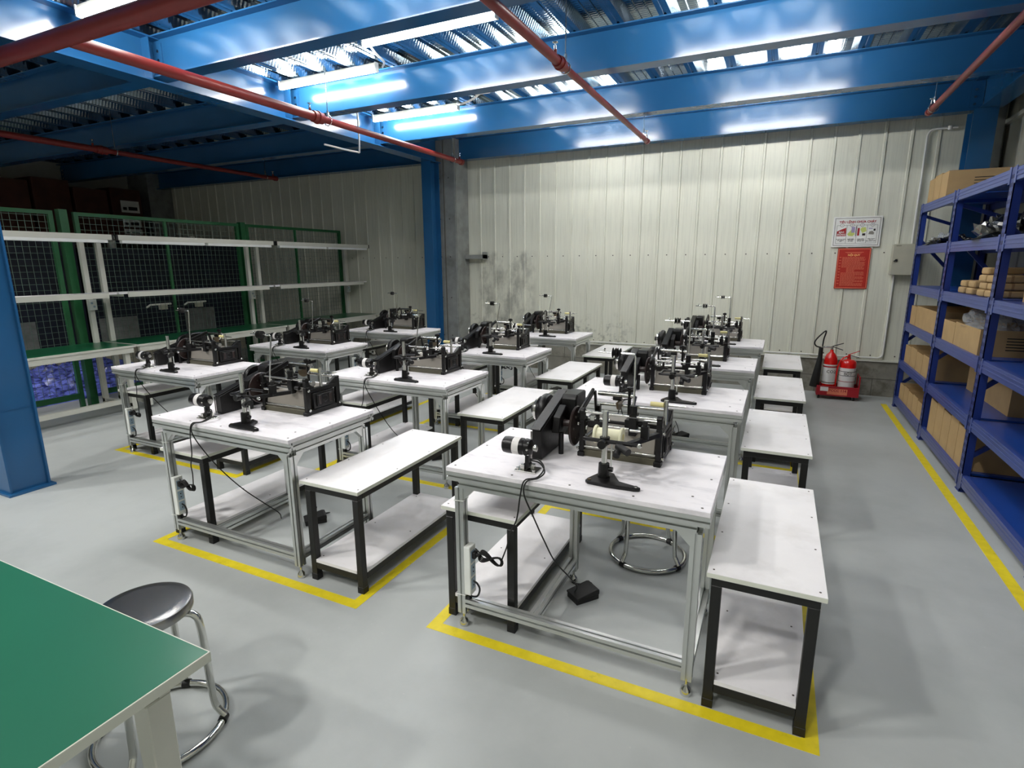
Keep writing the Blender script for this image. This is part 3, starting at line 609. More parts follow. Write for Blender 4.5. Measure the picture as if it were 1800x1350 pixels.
def make_motor():
    t = thing('drive_motor', '', 'motor')
    z = 0.098
    MB().lathe([(0.026, 0), (0.034, 0.006), (0.036, 0.02), (0.036, 0.088), (0.033, 0.098)], (0.222, 0.115, z), 'cast', 'x', 28).build('motor_body', t)
    MB().lathe([(0.0364, 0.050), (0.0364, 0.080)], (0.222, 0.115, z), 'label', 'x', 28).build('white_label', t)
    MB().lathe([(0.033, 0), (0.037, 0.006), (0.034, 0.026), (0.02, 0.034)], (0.320, 0.115, z), 'cast', 'x', 24).cyl((0.35, 0.115, z), (0.375, 0.115, z), 0.006, 'steel', 10).lathe([(0.014, 0), (0.014, 0.012)], (0.362, 0.115, z), 'steel', 'x', 16).build('end_bell', t)
    for a in range(3): MB().lathe([(0.006, 0), (0.006, 0.006), (0.003, 0.008)], (0.335 + 0.004, 0.115 - 0.030 * cos(a * 0.9 - 0.9), z + 0.030 * sin(a * 0.9 - 0.9)), 'steel', 'x', 8).build('bell_screw', t)
    MB().prism([(0.10, 0.018), (0.13, 0.018), (0.128, z - 0.03), (0.102, z - 0.03)], 0.325, 0.342, 'cast', 'x').cyl((0.333, 0.10, 0.022), (0.333, 0.13, 0.022), 0.014, 'cast', 12).build('motor_bracket', t, 0.002)
    MB().box((0.288, 0.075, 0.0), (0.385, 0.145, 0.006), 'steel').box((0.31, 0.088, 0.006), (0.328, 0.105, 0.028), 'steel').box((0.345, 0.115, 0.006), (0.362, 0.135, 0.024), 'steel').cyl((0.30, 0.085, 0.006), (0.30, 0.085, 0.016), 0.007, 'steel', 8).cyl((0.372, 0.085, 0.006), (0.372, 0.085, 0.014), 0.007, 'steel', 8).build('base_plate', t, 0.001)
    # mains lead: loops off the bracket, over the table edge, down to the strip with its bundle
    zt = -TH
    lead = smooth_pts([(0.345, 0.11, 0.05), (0.39, 0.10, 0.055), (0.425, 0.07, 0.035), (0.415, 0.02, 0.012), (0.375, -0.012, 0.004), (0.36, -0.02, -0.06), (0.34, -0.012, -0.17), (0.30, 0.0, -0.25), (0.285, 0.012, -0.31), (0.25, 0.03, -0.395)], 6)
    cable = MB().tube(lead, 0.0032, 'rubber', 8)
    # figure-of-eight bundle
    import math as _m
    for j in range(4):
        pts = []
        for k in range(24):
            a = 2 * pi * k / 24; pts.append((0.195 + 0.055 * cos(a), 0.03 + 0.006 * (j - 1.5) + 0.004 * sin(2 * a), -0.405 - 0.004 * cos(a) * j + 0.016 * sin(2 * a)))
        cable.tube(pts, 0.0032, 'rubber', 6, closed=True)
    cable.tube(smooth_pts([(0.15, 0.03, -0.395), (0.13, 0.035, -0.385), (0.115, 0.04, -0.380)], 4), 0.0032, 'rubber', 8)
    cable.build('power_lead', t)
    cable = MB().tube(smooth_pts([(0.345, 0.11, 0.045), (0.395, 0.095, 0.045), (0.432, 0.06, 0.025), (0.42, 0.02, 0.010), (0.385, -0.012, 0.002), (0.375, -0.018, -0.05), (0.40, 0.02, -0.16), (0.415, 0.10, -0.30), (0.42, 0.22, -0.46), (0.45, 0.34, -0.60), (0.46, 0.42, -0.69), (0.44, 0.45, -0.745)], 6), 0.0032, 'rubber', 8)
    cable.build('pedal_lead', t)
    return t
def make_strip():
    t = thing('power_strip', '', 'power strip')
    x0, y0, z0 = 0.066, 0.018, 0.175
    MB().box((x0, y0, z0), (x0 + 0.032, y0 + 0.052, z0 + 0.235), 'plastic').build('strip_body', t, 0.004, 2)
    for k in range(3):
        z = z0 + 0.025 + k * 0.066
        o = MB().box((x0 + 0.031, y0 + 0.009, z), (x0 + 0.0335, y0 + 0.043, z + 0.055), 'outlet').build('outlet', t, 0.001)
        MB().cyl((x0 + 0.0335, y0 + 0.026, z + 0.018), (x0 + 0.0342, y0 + 0.026, z + 0.018), 0.004, 'ink', 8).cyl((x0 + 0.0335, y0 + 0.026, z + 0.038), (x0 + 0.0342, y0 + 0.026, z + 0.038), 0.004, 'ink', 8).build('outlet_hole', o)
    zp = z0 + 0.195
    MB().box((x0 + 0.034, y0 + 0.012, zp - 0.018), (x0 + 0.052, y0 + 0.040, zp + 0.014), 'rubber').cyl((x0 + 0.052, y0 + 0.026, zp), (x0 + 0.075, y0 + 0.026, zp), 0.009, 'rubber', 10, 0.005).build('plug', t, 0.003)
    MB().tube(smooth_pts([(x0 + 0.016, y0 + 0.026, z0), (x0 + 0.022, y0 + 0.026, z0 - 0.018), (x0 + 0.05, y0 + 0.03, z0 - 0.012), (x0 + 0.062, y0 + 0.03, z0 + 0.025), (x0 + 0.05, y0 + 0.03, z0 + 0.05), (x0 + 0.034, y0 + 0.03, z0 + 0.058)], 5), 0.0045, 'rubber', 8).build('strip_cord', t)
    MB().box((x0 - 0.002, y0 + 0.012, z0 - 0.055), (x0 + 0.02, y0 + 0.035, z0 - 0.015), 'rubber').cyl((x0 + 0.02, y0 + 0.024, z0 - 0.035), (x0 + 0.045, y0 + 0.03, z0 - 0.045), 0.006, 'steel', 8).build('connector', t, 0.002)
    tie = MB()
    for z in (0.165, 0.62): tie.tube([(0.022, 0.022, z), (0.068, 0.022, z + 0.003), (0.068, 0.070, z + 0.003), (0.022, 0.070, z)], 0.0017, 'plastic', 6, closed=True)
    tie.build('cable_tie', t)
    return t
def make_pedal():
    t = thing('foot_pedal', '', 'pedal')
    MB().box((-0.045, -0.065, 0), (0.045, 0.065, 0.026), 'rubber').build('pedal_base', t, 0.004, 2)
    MB().prism([(-0.068, 0.026), (0.066, 0.026), (0.066, 0.052), (0.05, 0.056), (-0.068, 0.036)], -0.048, 0.048, 'rubber', 'x').build('treadle', t, 0.004, 2)
    MB().tube(smooth_pts([(-0.04, 0.06, 0.02), (-0.075, 0.10, 0.012), (-0.10, 0.05, 0.005), (-0.13, 0.02, 0.006), (-0.165, 0.03, 0.03)], 5), 0.0032, 'rubber', 8).build('pedal_cord', t)
    return t

ST = {'T': [(-1.222, 1.890), (-1.205, 3.338), (-1.195, 4.716), (-1.170, 6.096)], 'M': [(-3.195, 1.863), (-3.130, 3.204), (-3.120, 4.563), (-3.122, 5.967)], 'L': [(-5.110, 2.710), (-5.108, 4.103), (-5.125, 5.600)]}
RB = {'T': [(-0.142, 1.885), (-0.122, 3.383), (-0.108, 4.779), (-0.088, 6.219)], 'M': [(-2.112, 1.905), (-2.050, 3.347), (-2.038, 4.771), (-2.040, 6.187)], 'L': [(-4.028, 2.78), (-4.026, 4.17), (-4.040, 5.66)]}
CN = {'T': 'right', 'M': 'middle', 'L': 'left'}
RN = ['nearest', 'second', 'third', 'farthest']
tableP, benchP, motorP, stripP, pedalP = make_table(), make_bench(), make_motor(), make_strip(), make_pedal()
for cl in 'TML':
    mP = make_machine(cl); sP = make_stand(cl)
    for i, (x, y) in enumerate(ST[cl]):
        rn = RN[3] if i == len(ST[cl]) - 1 else RN[i]; w_ = '%s table of the %s column' % (rn, CN[cl])
        place(tableP, used, (x, y, 0), 'white-topped aluminium work table, the %s' % w_, 'aluminium work tables')
        place(mP, used, (x, y, TH), 'black and grey coil winding machine on the %s' % w_, 'coil winding machines')
        place(sP, used, (x + 0.654, y + (0.14 if cl == 'T' else 0.105), TH), 'black clamp stand with a steel post on the %s' % w_, 'clamp stands on the tables')
        place(motorP, used, (x, y, TH), 'small black motor with trailing leads, front left on the %s' % w_, 'small drive motors')
        place(stripP, used, (x, y, 0), 'white power strip on the left leg of the %s' % w_, 'power strips on table legs')
        place(pedalP, used, (x + (0.62 if cl == 'M' else 0.475), y + (0.56 if cl == 'M' else 0.475), 0), 'black foot pedal on the floor beneath the %s' % w_, 'foot pedals', rz=radians(-38))
        place(benchP, used, (x - 0.075, y + 0.067, 0), 'low black-framed bench tucked under the left of the %s' % w_, 'benches under the tables')
        bx, by = RB[cl][i]
        place(benchP, used, (bx, by, 0), 'low white-topped black bench right of the %s' % w_, 'benches beside the tables')
# spool held on the nearest right-hand stand
b = MB().lathe([(0.008, -0.060), (0.036, -0.060), (0.038, -0.056), (0.036, -0.050), (0.028, -0.048), (0.028, 0.044), (0.036, 0.046), (0.038, 0.052), (0.036, 0.056), (0.008, 0.056)], (-1.222 + 0.655, 1.89 + 0.20, TH + 0.168), 'cream', 'x', 32)
b.lathe([(0.012, 0.056), (0.012, 0.058)], (-1.222 + 0.655, 1.89 + 0.20, TH + 0.168), 'paleyellow', 'x', 16)
tag(b.build('thread_spool'), 'cream plastic spool on the stand of the nearest right-column table', 'spool')

# ------------------------------------------------------------------ stools
def make_stool(seat_h, legs=4):
    t = thing('round_stool', '', 'stool')
    r = 0.148
    MB().lathe([(0.01, 0), (r - 0.012, 0.0), (r, 0.006), (r, 0.028), (r - 0.004, 0.037), (r - 0.018, 0.041), (r - 0.04, 0.041), (0.01, 0.041)], (0, 0, seat_h - 0.041), 'brushed', seg=64).build('seat', t)
    R = 0.205
    MB().tube([(R * cos(2 * pi * k / 56), R * sin(2 * pi * k / 56), 0.014) for k in range(56)], 0.0125, 'chrome', 14, closed=True).build('floor_ring', t)
    for k in range(legs):
        a = radians(34) + k * 2 * pi / legs; c, s = cos(a), sin(a)
        P = [(0.09, seat_h - 0.05), (0.135, seat_h - 0.048), (0.158, seat_h - 0.058), (0.170, seat_h - 0.09), (0.176, 0.30), (0.182, 0.10), (0.196, 0.055), (0.214, 0.030)]
        l = MB().tube(smooth_pts([(p * c, p * s, z) for p, z in P], 5), 0.0125, 'chrome', 14).build('leg', t)
        MB().cyl((R * c - s * 0.014, R * s + c * 0.014, 0.014), (R * c + s * 0.014, R * s - c * 0.014, 0.014), 0.016, 'rubber', 14).build('leg_clip', l)
    return t
stP = make_stool(0.50)
place(stP, used, (-1.86, 0.965, 0), 'polished round steel stool beside the bright green table', 'steel stools')
place(stP, used, (-0.548, 2.915, 0), 'round steel stool beneath the nearest right-column table, ring on the floor', 'steel stools', rz=0.5)

# ------------------------------------------------------------------ foreground green table
t = thing('green_table', 'bright green-topped table in the near left corner', 'table', (-1.12, 0.707, 0))
MB().box((-1.35, -0.95, 0.725), (0, 0, 0.7497), 'edge').build('table_board', t, 0.001)
MB().box((-1.346, -0.946, 0.7497), (-0.0035, -0.0035, 0.7501), 'green').build('green_surface', t)
for x, y in ((-0.10, -0.13), (-1.29, -0.13), (-0.10, -0.90), (-1.29, -0.90)):
    MB().box((x, y, 0.02), (x + 0.055, y + 0.055, 0.685), 'cwhite').build('leg', t, 0.003)
MB().box((-1.29, -0.10, 0.685), (-0.045, -0.075, 0.7245), 'cwhite').box((-1.29, -0.90, 0.685), (-0.045, -0.875, 0.7245), 'cwhite').box((-0.10, -0.90, 0.6851), (-0.075, -0.075, 0.724), 'cwhite').box((-1.29, -0.90, 0.6851), (-1.265, -0.075, 0.724), 'cwhite').build('apron', t)

# ------------------------------------------------------------------ assembly benches along the green fence
def assembly_bench(y0, y1, label, lamps=2):
    t = thing('assembly_bench', label, 'workbench', (0, 0, 0), 'green-topped assembly benches')
    xf, xb, H = -6.45, -7.10, 0.757
    MB().box((xb, y0, H - 0.025), (xf, y1, H - 0.002), 'cwhite').build('bench_board', t, 0.001)
    MB().box((xb + 0.004, y0 + 0.006, H - 0.002), (xf - 0.005, y1 - 0.006, H), 'dgreen').build('green_surface', t)
    MB().box((xf - 0.035, y0 + 0.02, H - 0.085), (xf - 0.01, y1 - 0.02, H - 0.025), 'cwhite').build('front_apron', t)
    for y in (y0 + 0.05, y1 - 0.10):
        MB().box((xf - 0.10, y, 0.03), (xf - 0.045, y + 0.05, H - 0.03), 'cwhite').build('leg', t, 0.003)
        MB().box((xb + 0.02, y, 0.03), (xb + 0.07, y + 0.05, 1.92), 'cwhite').build('rear_post', t, 0.003)
        MB().box((xb + 0.02, y, 0.06), (xf - 0.05, y + 0.045, 0.10), 'cwhite').build('floor_rail', t)
        MB().box((xb + 0.071, y + 0.005, 1.28), (xf - 0.28, y + 0.04, 1.305), 'cwhite').build('shelf_bracket', t); MB().box((xb + 0.071, y + 0.005, 1.915), (xf - 0.131, y + 0.04, 1.945), 'cwhite').build('shelf_bracket', t)
        for yy in (y + 0.025,): MB().lathe([(0.02, 0), (0.02, 0.008), (0.006, 0.014), (0.006, 0.032)], (xf - 0.07, yy, 0), 'steel', seg=12).build('levelling_foot', t)
    MB().box((xf - 0.16, y0 + 0.04, 0.10), (xf - 0.11, y1 - 0.04, 0.15), 'cwhite').build('foot_rail', t)
    MB().box((xf - 0.42, y0, 1.310), (xf - 0.20, y1, 1.330), 'white_b').box((xf - 0.20, y0 + 0.09, 1.275), (xf - 0.185, y1 - 0.09, 1.33), 'cwhite').build('parts_shelf', t)
    MB().box((xf - 0.13, y0, 1.895), (xf - 0.10, y1, 1.950), 'cwhite').box((xf - 0.131, y0 - 0.001, 1.893), (xf - 0.098, y0 + 0.02, 1.952), 'rubber').box((xf - 0.131, y1 - 0.02, 1.893), (xf - 0.098, y1 + 0.001, 1.952), 'rubber').build('lamp_rail', t)
    L = (y1 - y0 - 0.12) / lamps
    for k in range(lamps):
        a = y0 + 0.05 + k * (L + 0.02)
        MB().box((xf - 0.145, a, 1.862), (xf - 0.085, a + L - 0.02, 1.894), 'diffuser').build('lamp_tube', t, 0.006, 2)
    o = MB().box((xb + 0.071, y1 - 0.12, 1.13), (xb + 0.11, y1 - 0.04, 1.25), 'plastic').build('socket_box', t, 0.004)
    MB().cyl((xb + 0.11, y1 - 0.09, 1.21), (xb + 0.112, y1 - 0.09, 1.21), 0.012, 'outlet', 12).cyl((xb + 0.11, y1 - 0.07, 1.17), (xb + 0.112, y1 - 0.07, 1.17), 0.012, 'outlet', 12).build('socket_face', o)
    return t
assembly_bench(1.55, 3.71, 'green-topped assembly bench half hidden behind the blue column')
assembly_bench(3.735, 5.86, 'middle green-topped assembly bench with white lamp rail by the fence')
assembly_bench(5.885, 7.90, 'farthest green-topped assembly bench ending at the cream wall')
for y, l in ((4.35, 'small grey tool bracket hung behind the fence, nearer one'), (4.85, 'small grey tool bracket hung behind the fence, farther one')):
    tag(MB().tube([(-7.214, y, 1.10), (-7.214, y + 0.05, 1.13), (-7.214, y + 0.32, 1.13)], 0.012, 'cwhite', 8).box((-7.26, y + 0.18, 1.06), (-7.21, y + 0.27, 1.119), 'box').build('tool_bracket'), l, 'bracket', 'tool brackets behind the fence')

# ------------------------------------------------------------------ green mesh fence
def fence(y0, y1, mids, label):
    t = thing('mesh_fence', label, 'fence', (0, 0, 0), 'green mesh fence panels'); x = -7.20
    MB().box((x - 0.02, y0, 2.17), (x + 0.02, y1, 2.21), 'fgreen').build('frame_rail', t); MB().box((x - 0.02, y0 + 0.046, 0.12), (x + 0.02, y1 - 0.046, 0.18), 'fgreen').build('frame_rail', t)
    for y in (y0, y1 - 0.045): MB().box((x - 0.02, y, 0.0), (x + 0.02, y + 0.045, 2.17), 'fgreen').build('frame_post', t)
    for y in mids: MB().box((x - 0.015, y, 0.18), (x + 0.015, y + 0.03, 2.17), 'fgreen').build('mid_post', t)
    w_ = MB(); y = y0 + 0.10
    while y < y1 - 0.05:
        w_.bar((x, y, 0.18), (x, y, 2.17), 0.0032, 0.0032, 'wire'); y += 0.062
    z = 0.24
    while z < 2.16:
        w_.bar((x, y0 + 0.04, z), (x, y1 - 0.04, z), 0.0032, 0.0032, 'wire'); z += 0.066
    tag(w_.build('wire_mesh', t))
fence(1.2, 3.48, (2.3,), 'green mesh fence panel nearest, beside the blue column')
fence(3.68, 5.80, (4.70,), 'middle green mesh fence panel behind the assembly bench')
fence(5.92, 7.90, (6.85,), 'farthest green mesh fence panel, reaching the cream wall')
tag(MB().box((-7.24, 3.53, 0), (-7.16, 3.61, 2.23), 'fgreen').build('fence_post'), 'stout green post between the nearest two fence panels', 'post')
tag(MB().box((-7.24, 5.82, 0), (-7.16, 5.90, 2.23), 'fgreen').build('fence_post'), 'stout green post between the farther two fence panels', 'post')

# ------------------------------------------------------------------ things in the dark behind the fence
def behind():
    bm = bmesh.new(); bmesh.ops.create_grid(bm, x_segments=60, y_segments=60, size=1)
    from mathutils import noise
    for v in bm.verts:
        x, y = v.co.x, v.co.y; e = max(0, 1 - max(abs(x), abs(y)) ** 4)
        v.co = Vector((x * 1.05, y * 1.45, e * (0.22 + 0.16 * noise.noise(Vector((x * 5, y * 6, 0))) + 0.06 * noise.noise(Vector((x * 17, y * 19, 3)))) + 0.002))
    me = bpy.data.meshes.new('plastic_sheeting'); bm.to_mesh(me); bm.free(); me.materials.append(M['bluebag'])
    o = bpy.data.objects.new('plastic_sheeting', me); COL.objects.link(o); o.location = (-8.75, 3.9, 0)
    sol = o.modifiers.new('thick', 'SOLIDIFY'); sol.thickness = 0.006
    tag(o, 'crumpled blue plastic sheeting heaped on the floor behind the fence', 'plastic sheeting')
    tag(MB().box((-9.62, 3.0, 0.0), (-9.56, 7.6, 0.42), 'board').build('pale_board'), 'pale board leaning behind the blue sheeting', 'board')
    def cabinet(x, y, w_, d, h, label):
        t = thing('machine_cabinet', label, 'machine', (x, y, 0), 'dark machines behind the fence')
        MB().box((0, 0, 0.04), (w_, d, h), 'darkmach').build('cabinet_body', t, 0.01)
        MB().box((w_, 0.08, h * 0.55), (w_ + 0.01, d - 0.08, h * 0.9), 'darkmach').build('cabinet_door', t, 0.004)
        MB().box((w_, 0.1, h * 0.2), (w_ + 0.012, d * 0.5, h * 0.42), 'galv2').build('control_panel', t, 0.004)
        MB().cyl((w_ * 0.5, d * 0.5, h), (w_ * 0.5, d * 0.5, h + 0.14), 0.06, 'cwhite', 14).build('vent_stack', t)
        return t
    cabinet(-10.5, 3.55, 0.8, 1.38, 1.98, 'dark blue machine cabinet seen through the nearest mesh')
    cabinet(-10.5, 4.98, 0.8, 1.38, 1.90, 'dark blue machine cabinet seen through the middle mesh')
    cabinet(-10.5, 6.41, 0.8, 1.38, 2.02, 'dark blue machine cabinet near the back wall behind the fence')
    # tall rack with dim cartons
    t = thing('carton_rack', 'dim tall rack of cartons beyond the fence at the upper left', 'rack', (-12.3, 4.7, 0))
    for x in (0.0, 0.66):
        for y in (0, 2.55): MB().box((x, y, 0), (x + 0.05, y + 0.05, 2.35), 'darkmach').build('upright', t)
    for z in (0.6, 1.4, 2.05): MB().box((0, 0, z), (0.71, 2.6, z + 0.04), 'darkmach').build('shelf', t)
    k = 0
    for z, hs in ((2.09, (0.95, 1.02, 0.92, 0.98)), (1.44, (0.5, 0.55, 0.5, 0.5))):
        for i, h in enumerate(hs):
            y = 4.78 + i * 0.62
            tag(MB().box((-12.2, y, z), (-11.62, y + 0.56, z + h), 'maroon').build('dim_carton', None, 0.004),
                'dim brown carton, %s on the %s shelf of the far rack' % (('nearest', 'second', 'third', 'farthest')[i], 'top' if z > 2 else 'lower'), 'carton', 'dim cartons on the far rack')
            k += 1
    for i, (z, h) in enumerate(((2.63, 0.22), (2.36, 0.18), (2.22, 0.10))):
        s = thing('white_placard', ('top', 'middle', 'bottom')[i] + ' white placard with dark lettering among the dim cartons', 'sign', (0, 0, 0), 'placards on the far rack')
        MB().box((-11.619, 6.80, z), (-11.61, 7.14, z + h), 'signwhite').build('board', s)
        MB().box((-11.61, 6.83, z + h * 0.2), (-11.608, 6.90, z + h * 0.45), 'ink').box((-11.61, 6.93, z + h * 0.2), (-11.608, 7.10, z + h * 0.5), 'ink').build('lettering', s)
behind()

# ------------------------------------------------------------------ blue storage racks on the right
RX0, RX1 = 1.30, 1.90
UY = [7.42, 6.08, 4.76, 3.44, 2.12]
SZ = [0.09, 0.505, 0.925, 1.335, 1.75, 2.175]
def upright_frame(t, y, w_=0.075):
    for x, s in ((RX0, 1), (RX1, -1)):
        b = MB().box((x, y, 0.004), (x + s * 0.006, y + w_, 2.22), 'rack').box((x, y, 0.004), (x + s * 0.05, y + 0.006, 2.22), 'rack').box((x, y + w_ - 0.006, 0.004), (x + s * 0.05, y + w_, 2.22), 'rack')
        z = 0.12
        while z < 2.2 and s > 0:
            for yy in (y + 0.018, y + w_ - 0.026): b.box((x - 0.0012, yy, z), (x, yy + 0.008, z + 0.026), 'darkmach')
            z += 0.052
        b.build('upright', t)
        MB().box((min(x, x + s * 0.06) - 0.005, y - 0.01, 0), (max(x, x + s * 0.06) + 0.005, y + w_ + 0.01, 0.005), 'rack').build('foot_plate', t)
    for z0, z1 in ((0.25, 0.75), (0.75, 1.25), (1.85, 1.25), (2.1, 1.9)):
        MB().bar((RX0 + 0.03, y + w_ / 2, z0), (RX1 - 0.03, y + w_ / 2, z1), 0.025, 0.030, 'rack').build('brace', t)
names = ['farthest blue storage rack bay in the corner by the cream wall', 'middle blue storage rack bay holding plastic bag and cartons', 'nearer blue storage rack bay with empty lower shelves', 'nearest blue storage rack bay at the right edge']
for k in range(4):
    t = thing('storage_rack', names[k], 'rack', (0, 0, 0), 'blue storage racks')
    if k == 0: upright_frame(t, UY[0])
    upright_frame(t, UY[k + 1])
    ya, yb = UY[k + 1] + 0.076, UY[k] - 0.001
    for z in SZ:
        for x, s in ((RX0, 1), (RX1, -1)):
            b = MB().box((x if s > 0 else x - 0.035, ya, z - 0.045), (x + 0.035 if s > 0 else x, yb, z + 0.038), 'rackbeam')
            if s > 0: b.box((x - 0.003, ya, z - 0.018), (x, yb, z - 0.006), 'rackbeam').box((x - 0.003, ya, z + 0.008), (x, yb, z + 0.020), 'rackbeam').box((x - 0.004, ya - 0.004, z - 0.06), (x, ya + 0.03, z + 0.05), 'rackbeam').box((x - 0.004, yb - 0.03, z - 0.06), (x, yb + 0.002, z + 0.05), 'rackbeam')
            b.build('shelf_beam', t, 0.002)
        MB().box((RX0 + 0.036, ya, z + 0.018), (RX1 - 0.036, yb, z + 0.034), 'rackdeck').box((RX0 + 0.036, (ya + yb) / 2 - 0.03, z - 0.01), (RX1 - 0.036, (ya + yb) / 2 + 0.03, z + 0.018), 'rackdeck').build('shelf_panel', t)
def carton(y0, y1, z, h, label, grp, x0=1.325, dep=0.44, open_=True, marks=False):
    t = thing('open_carton' if open_ else 'carton', label, 'carton', (x0, y0, z), grp); w_ = y1 - y0; q = 0.005
    b = MB().box((0, 0, 0), (dep, w_, q), 'carton').box((0, 0, q), (q, w_, h), 'carton').box((dep - q, 0, q), (dep, w_, h), 'carton').box((q, 0, q), (dep - q, q, h), 'carton').box((q, w_ - q, q), (dep - q, w_, h), 'carton')
    b.build('box_body', t)
    if open_:
        MB().box((q, q, q), (dep - q, w_ - q, h * 0.55), 'carton2').build('contents', t)
    else:
        MB().box((0.0, 0.0, h), (dep, w_, h + 0.003), 'carton2').build('lid', t)
    if marks:
        m = MB()
        for k in range(5): m.box((dep * 0.35, -0.001, h * (0.25 + k * 0.11)), (dep * 0.72, 0.0, h * (0.25 + k * 0.11) + 0.007), 'ink')
        m.build('printed_lines', t)
    return t
SH = 0.0345
def row(ys, z, h, desc, grp, **k):
    pos = ['farthest', 'second farthest', 'middle', 'second nearest', 'nearest', 'last']
    n = len(ys) - 1
    nm = {1: ['only'], 2: ['farther', 'nearer'], 3: ['farthest', 'middle', 'nearest'], 4: ['farthest', 'second farthest', 'second nearest', 'nearest'], 5: ['farthest', 'second farthest', 'middle', 'second nearest', 'nearest']}[n]
    for i in range(n):
        carton(ys[i + 1] + 0.004, ys[i] - 0.004, z + SH, h + (0.012 if i % 2 else 0), nm[i] + ' ' + desc, grp, marks=(i == n - 1 and k.get('marks', False)), **{a: b_ for a, b_ in k.items() if a != 'marks'})
row([7.38, 7.14, 6.88, 6.62], SZ[5], 0.235, 'tall brown carton on top of the corner rack', 'cartons on top of the corner rack', open_=False, marks=True, dep=0.56)
row([7.36, 7.10, 6.22], SZ[3] - 0.41, 0.20, 'open carton on the fourth shelf down of the corner rack', 'cartons on the corner rack, fourth shelf')
row([7.36, 7.08, 6.80, 6.52, 6.24], SZ[1], 0.19, 'open carton on the fifth shelf down of the corner rack', 'cartons on the corner rack, fifth shelf')
row([7.36, 7.12, 6.90, 6.68, 6.46, 6.24], SZ[0], 0.17, 'open carton on the bottom shelf of the corner rack', 'cartons on the corner rack, bottom shelf')
row([5.98, 5.62, 4.98], SZ[2], 0.175, 'open carton under the plastic bag in the middle rack', 'cartons on the middle rack, fourth shelf', marks=True)
row([5.98, 5.76, 5.54, 5.32, 5.10, 4.88], SZ[0], 0.30, 'tall open carton on the bottom shelf of the middle rack', 'cartons on the middle rack, bottom shelf')
carton(4.95, 5.95, SZ[1] + SH, 0.22, 'wide dark carton at the back of the middle rack, fifth shelf', None, x0=1.55, dep=0.30, open_=False, marks=True)
carton(3.60, 4.65, SZ[3] + SH, 0.17, 'wide flat carton on the third shelf down of the nearer rack', None, x0=1.42, dep=0.40, open_=False)
carton(3.75, 4.55, SZ[0] + SH, 0.28, 'dark carton at the back of the nearer rack, bottom shelf', None, x0=1.62, dep=0.22, open_=False)
carton(3.70, 4.30, SZ[2] + SH, 0.20, 'pale carton at the back of the nearer rack, fourth shelf', None, x0=1.55, dep=0.28, open_=False)
# small packets on the third shelf of the middle rack
pk = 0
for i, (y, n) in enumerate(((5.72, 2), (5.50, 2), (5.22, 4), (5.04, 3))):
    for j in range(n):
        t = thing('wrapped_packet', 'small tan packet, %s, in the %s stack on the middle rack' % (('bottom', 'second up', 'third up', 'topmost')[j], ('farthest', 'second farthest', 'second nearest', 'nearest')[i]), 'packet', (1.36 + 0.01 * (j % 2), y, SZ[3] + SH + j * 0.054), 'tan packets on the middle rack')
        MB().box((0, 0, 0), (0.22, 0.16, 0.050), 'carton').build('packet_body', t, 0.012, 2)
        MB().box((0.09, -0.0006, 0.0), (0.12, 0.1606, 0.0506), 'carton2').build('paper_band', t, 0.008)
# crumpled film and parts heaps
def heap(name, loc, sx, sy, h, m, seed, label, cat, bump=0.5):
    from mathutils import noise
    bm = bmesh.new(); bmesh.ops.create_uvsphere(bm, u_segments=48, v_segments=24, radius=1)
    for v in bm.verts:
        n = v.co.normalized(); k = 1 + bump * 0.5 * noise.noise(n * 2.3 + Vector((seed, 0, 0))) + bump * 0.35 * abs(noise.noise(n * 6 + Vector((0, seed, 0))))
        v.co = Vector((n.x * sx * k, n.y * sy * k, max(0, n.z * h * k)))
    me = bpy.data.meshes.new(name); bm.to_mesh(me); bm.free(); me.materials.append(M[m])
    o = bpy.data.objects.new(name, me); COL.objects.link(o); o.location = loc; return tag(o, label, cat)
heap('plastic_bag', (1.55, 5.40, SZ[2] + SH + 0.176), 0.19, 0.30, 0.15, 'film', 3, 'crumpled clear plastic bag on the cartons of the middle rack', 'plastic bag', 0.9)
heap('parts_bag', (1.58, 5.42, SZ[4] + SH), 0.24, 0.40, 0.15, 'blackbag', 5, 'heap of black bagged parts on the second shelf of the middle rack', 'bag of parts', 1.1)
heap('parts_bag', (1.50, 6.85, SZ[4] + SH), 0.16, 0.22, 0.07, 'blackbag', 8, 'shiny bagged parts on the second shelf of the corner rack', 'bag of parts', 1.3)
heap('clear_bag', (1.46, 7.12, SZ[4] + SH), 0.09, 0.12, 0.09, 'film', 9, 'small clear bag on the second shelf of the corner rack', 'plastic bag', 1.3)
tag(MB().tube([(1.93, 5.75, 0.0), (1.93, 5.75, 3.1)], 0.035, 'pvc', 16).build('wall_downpipe'), 'white downpipe on the right wall behind the middle rack', 'pipe')

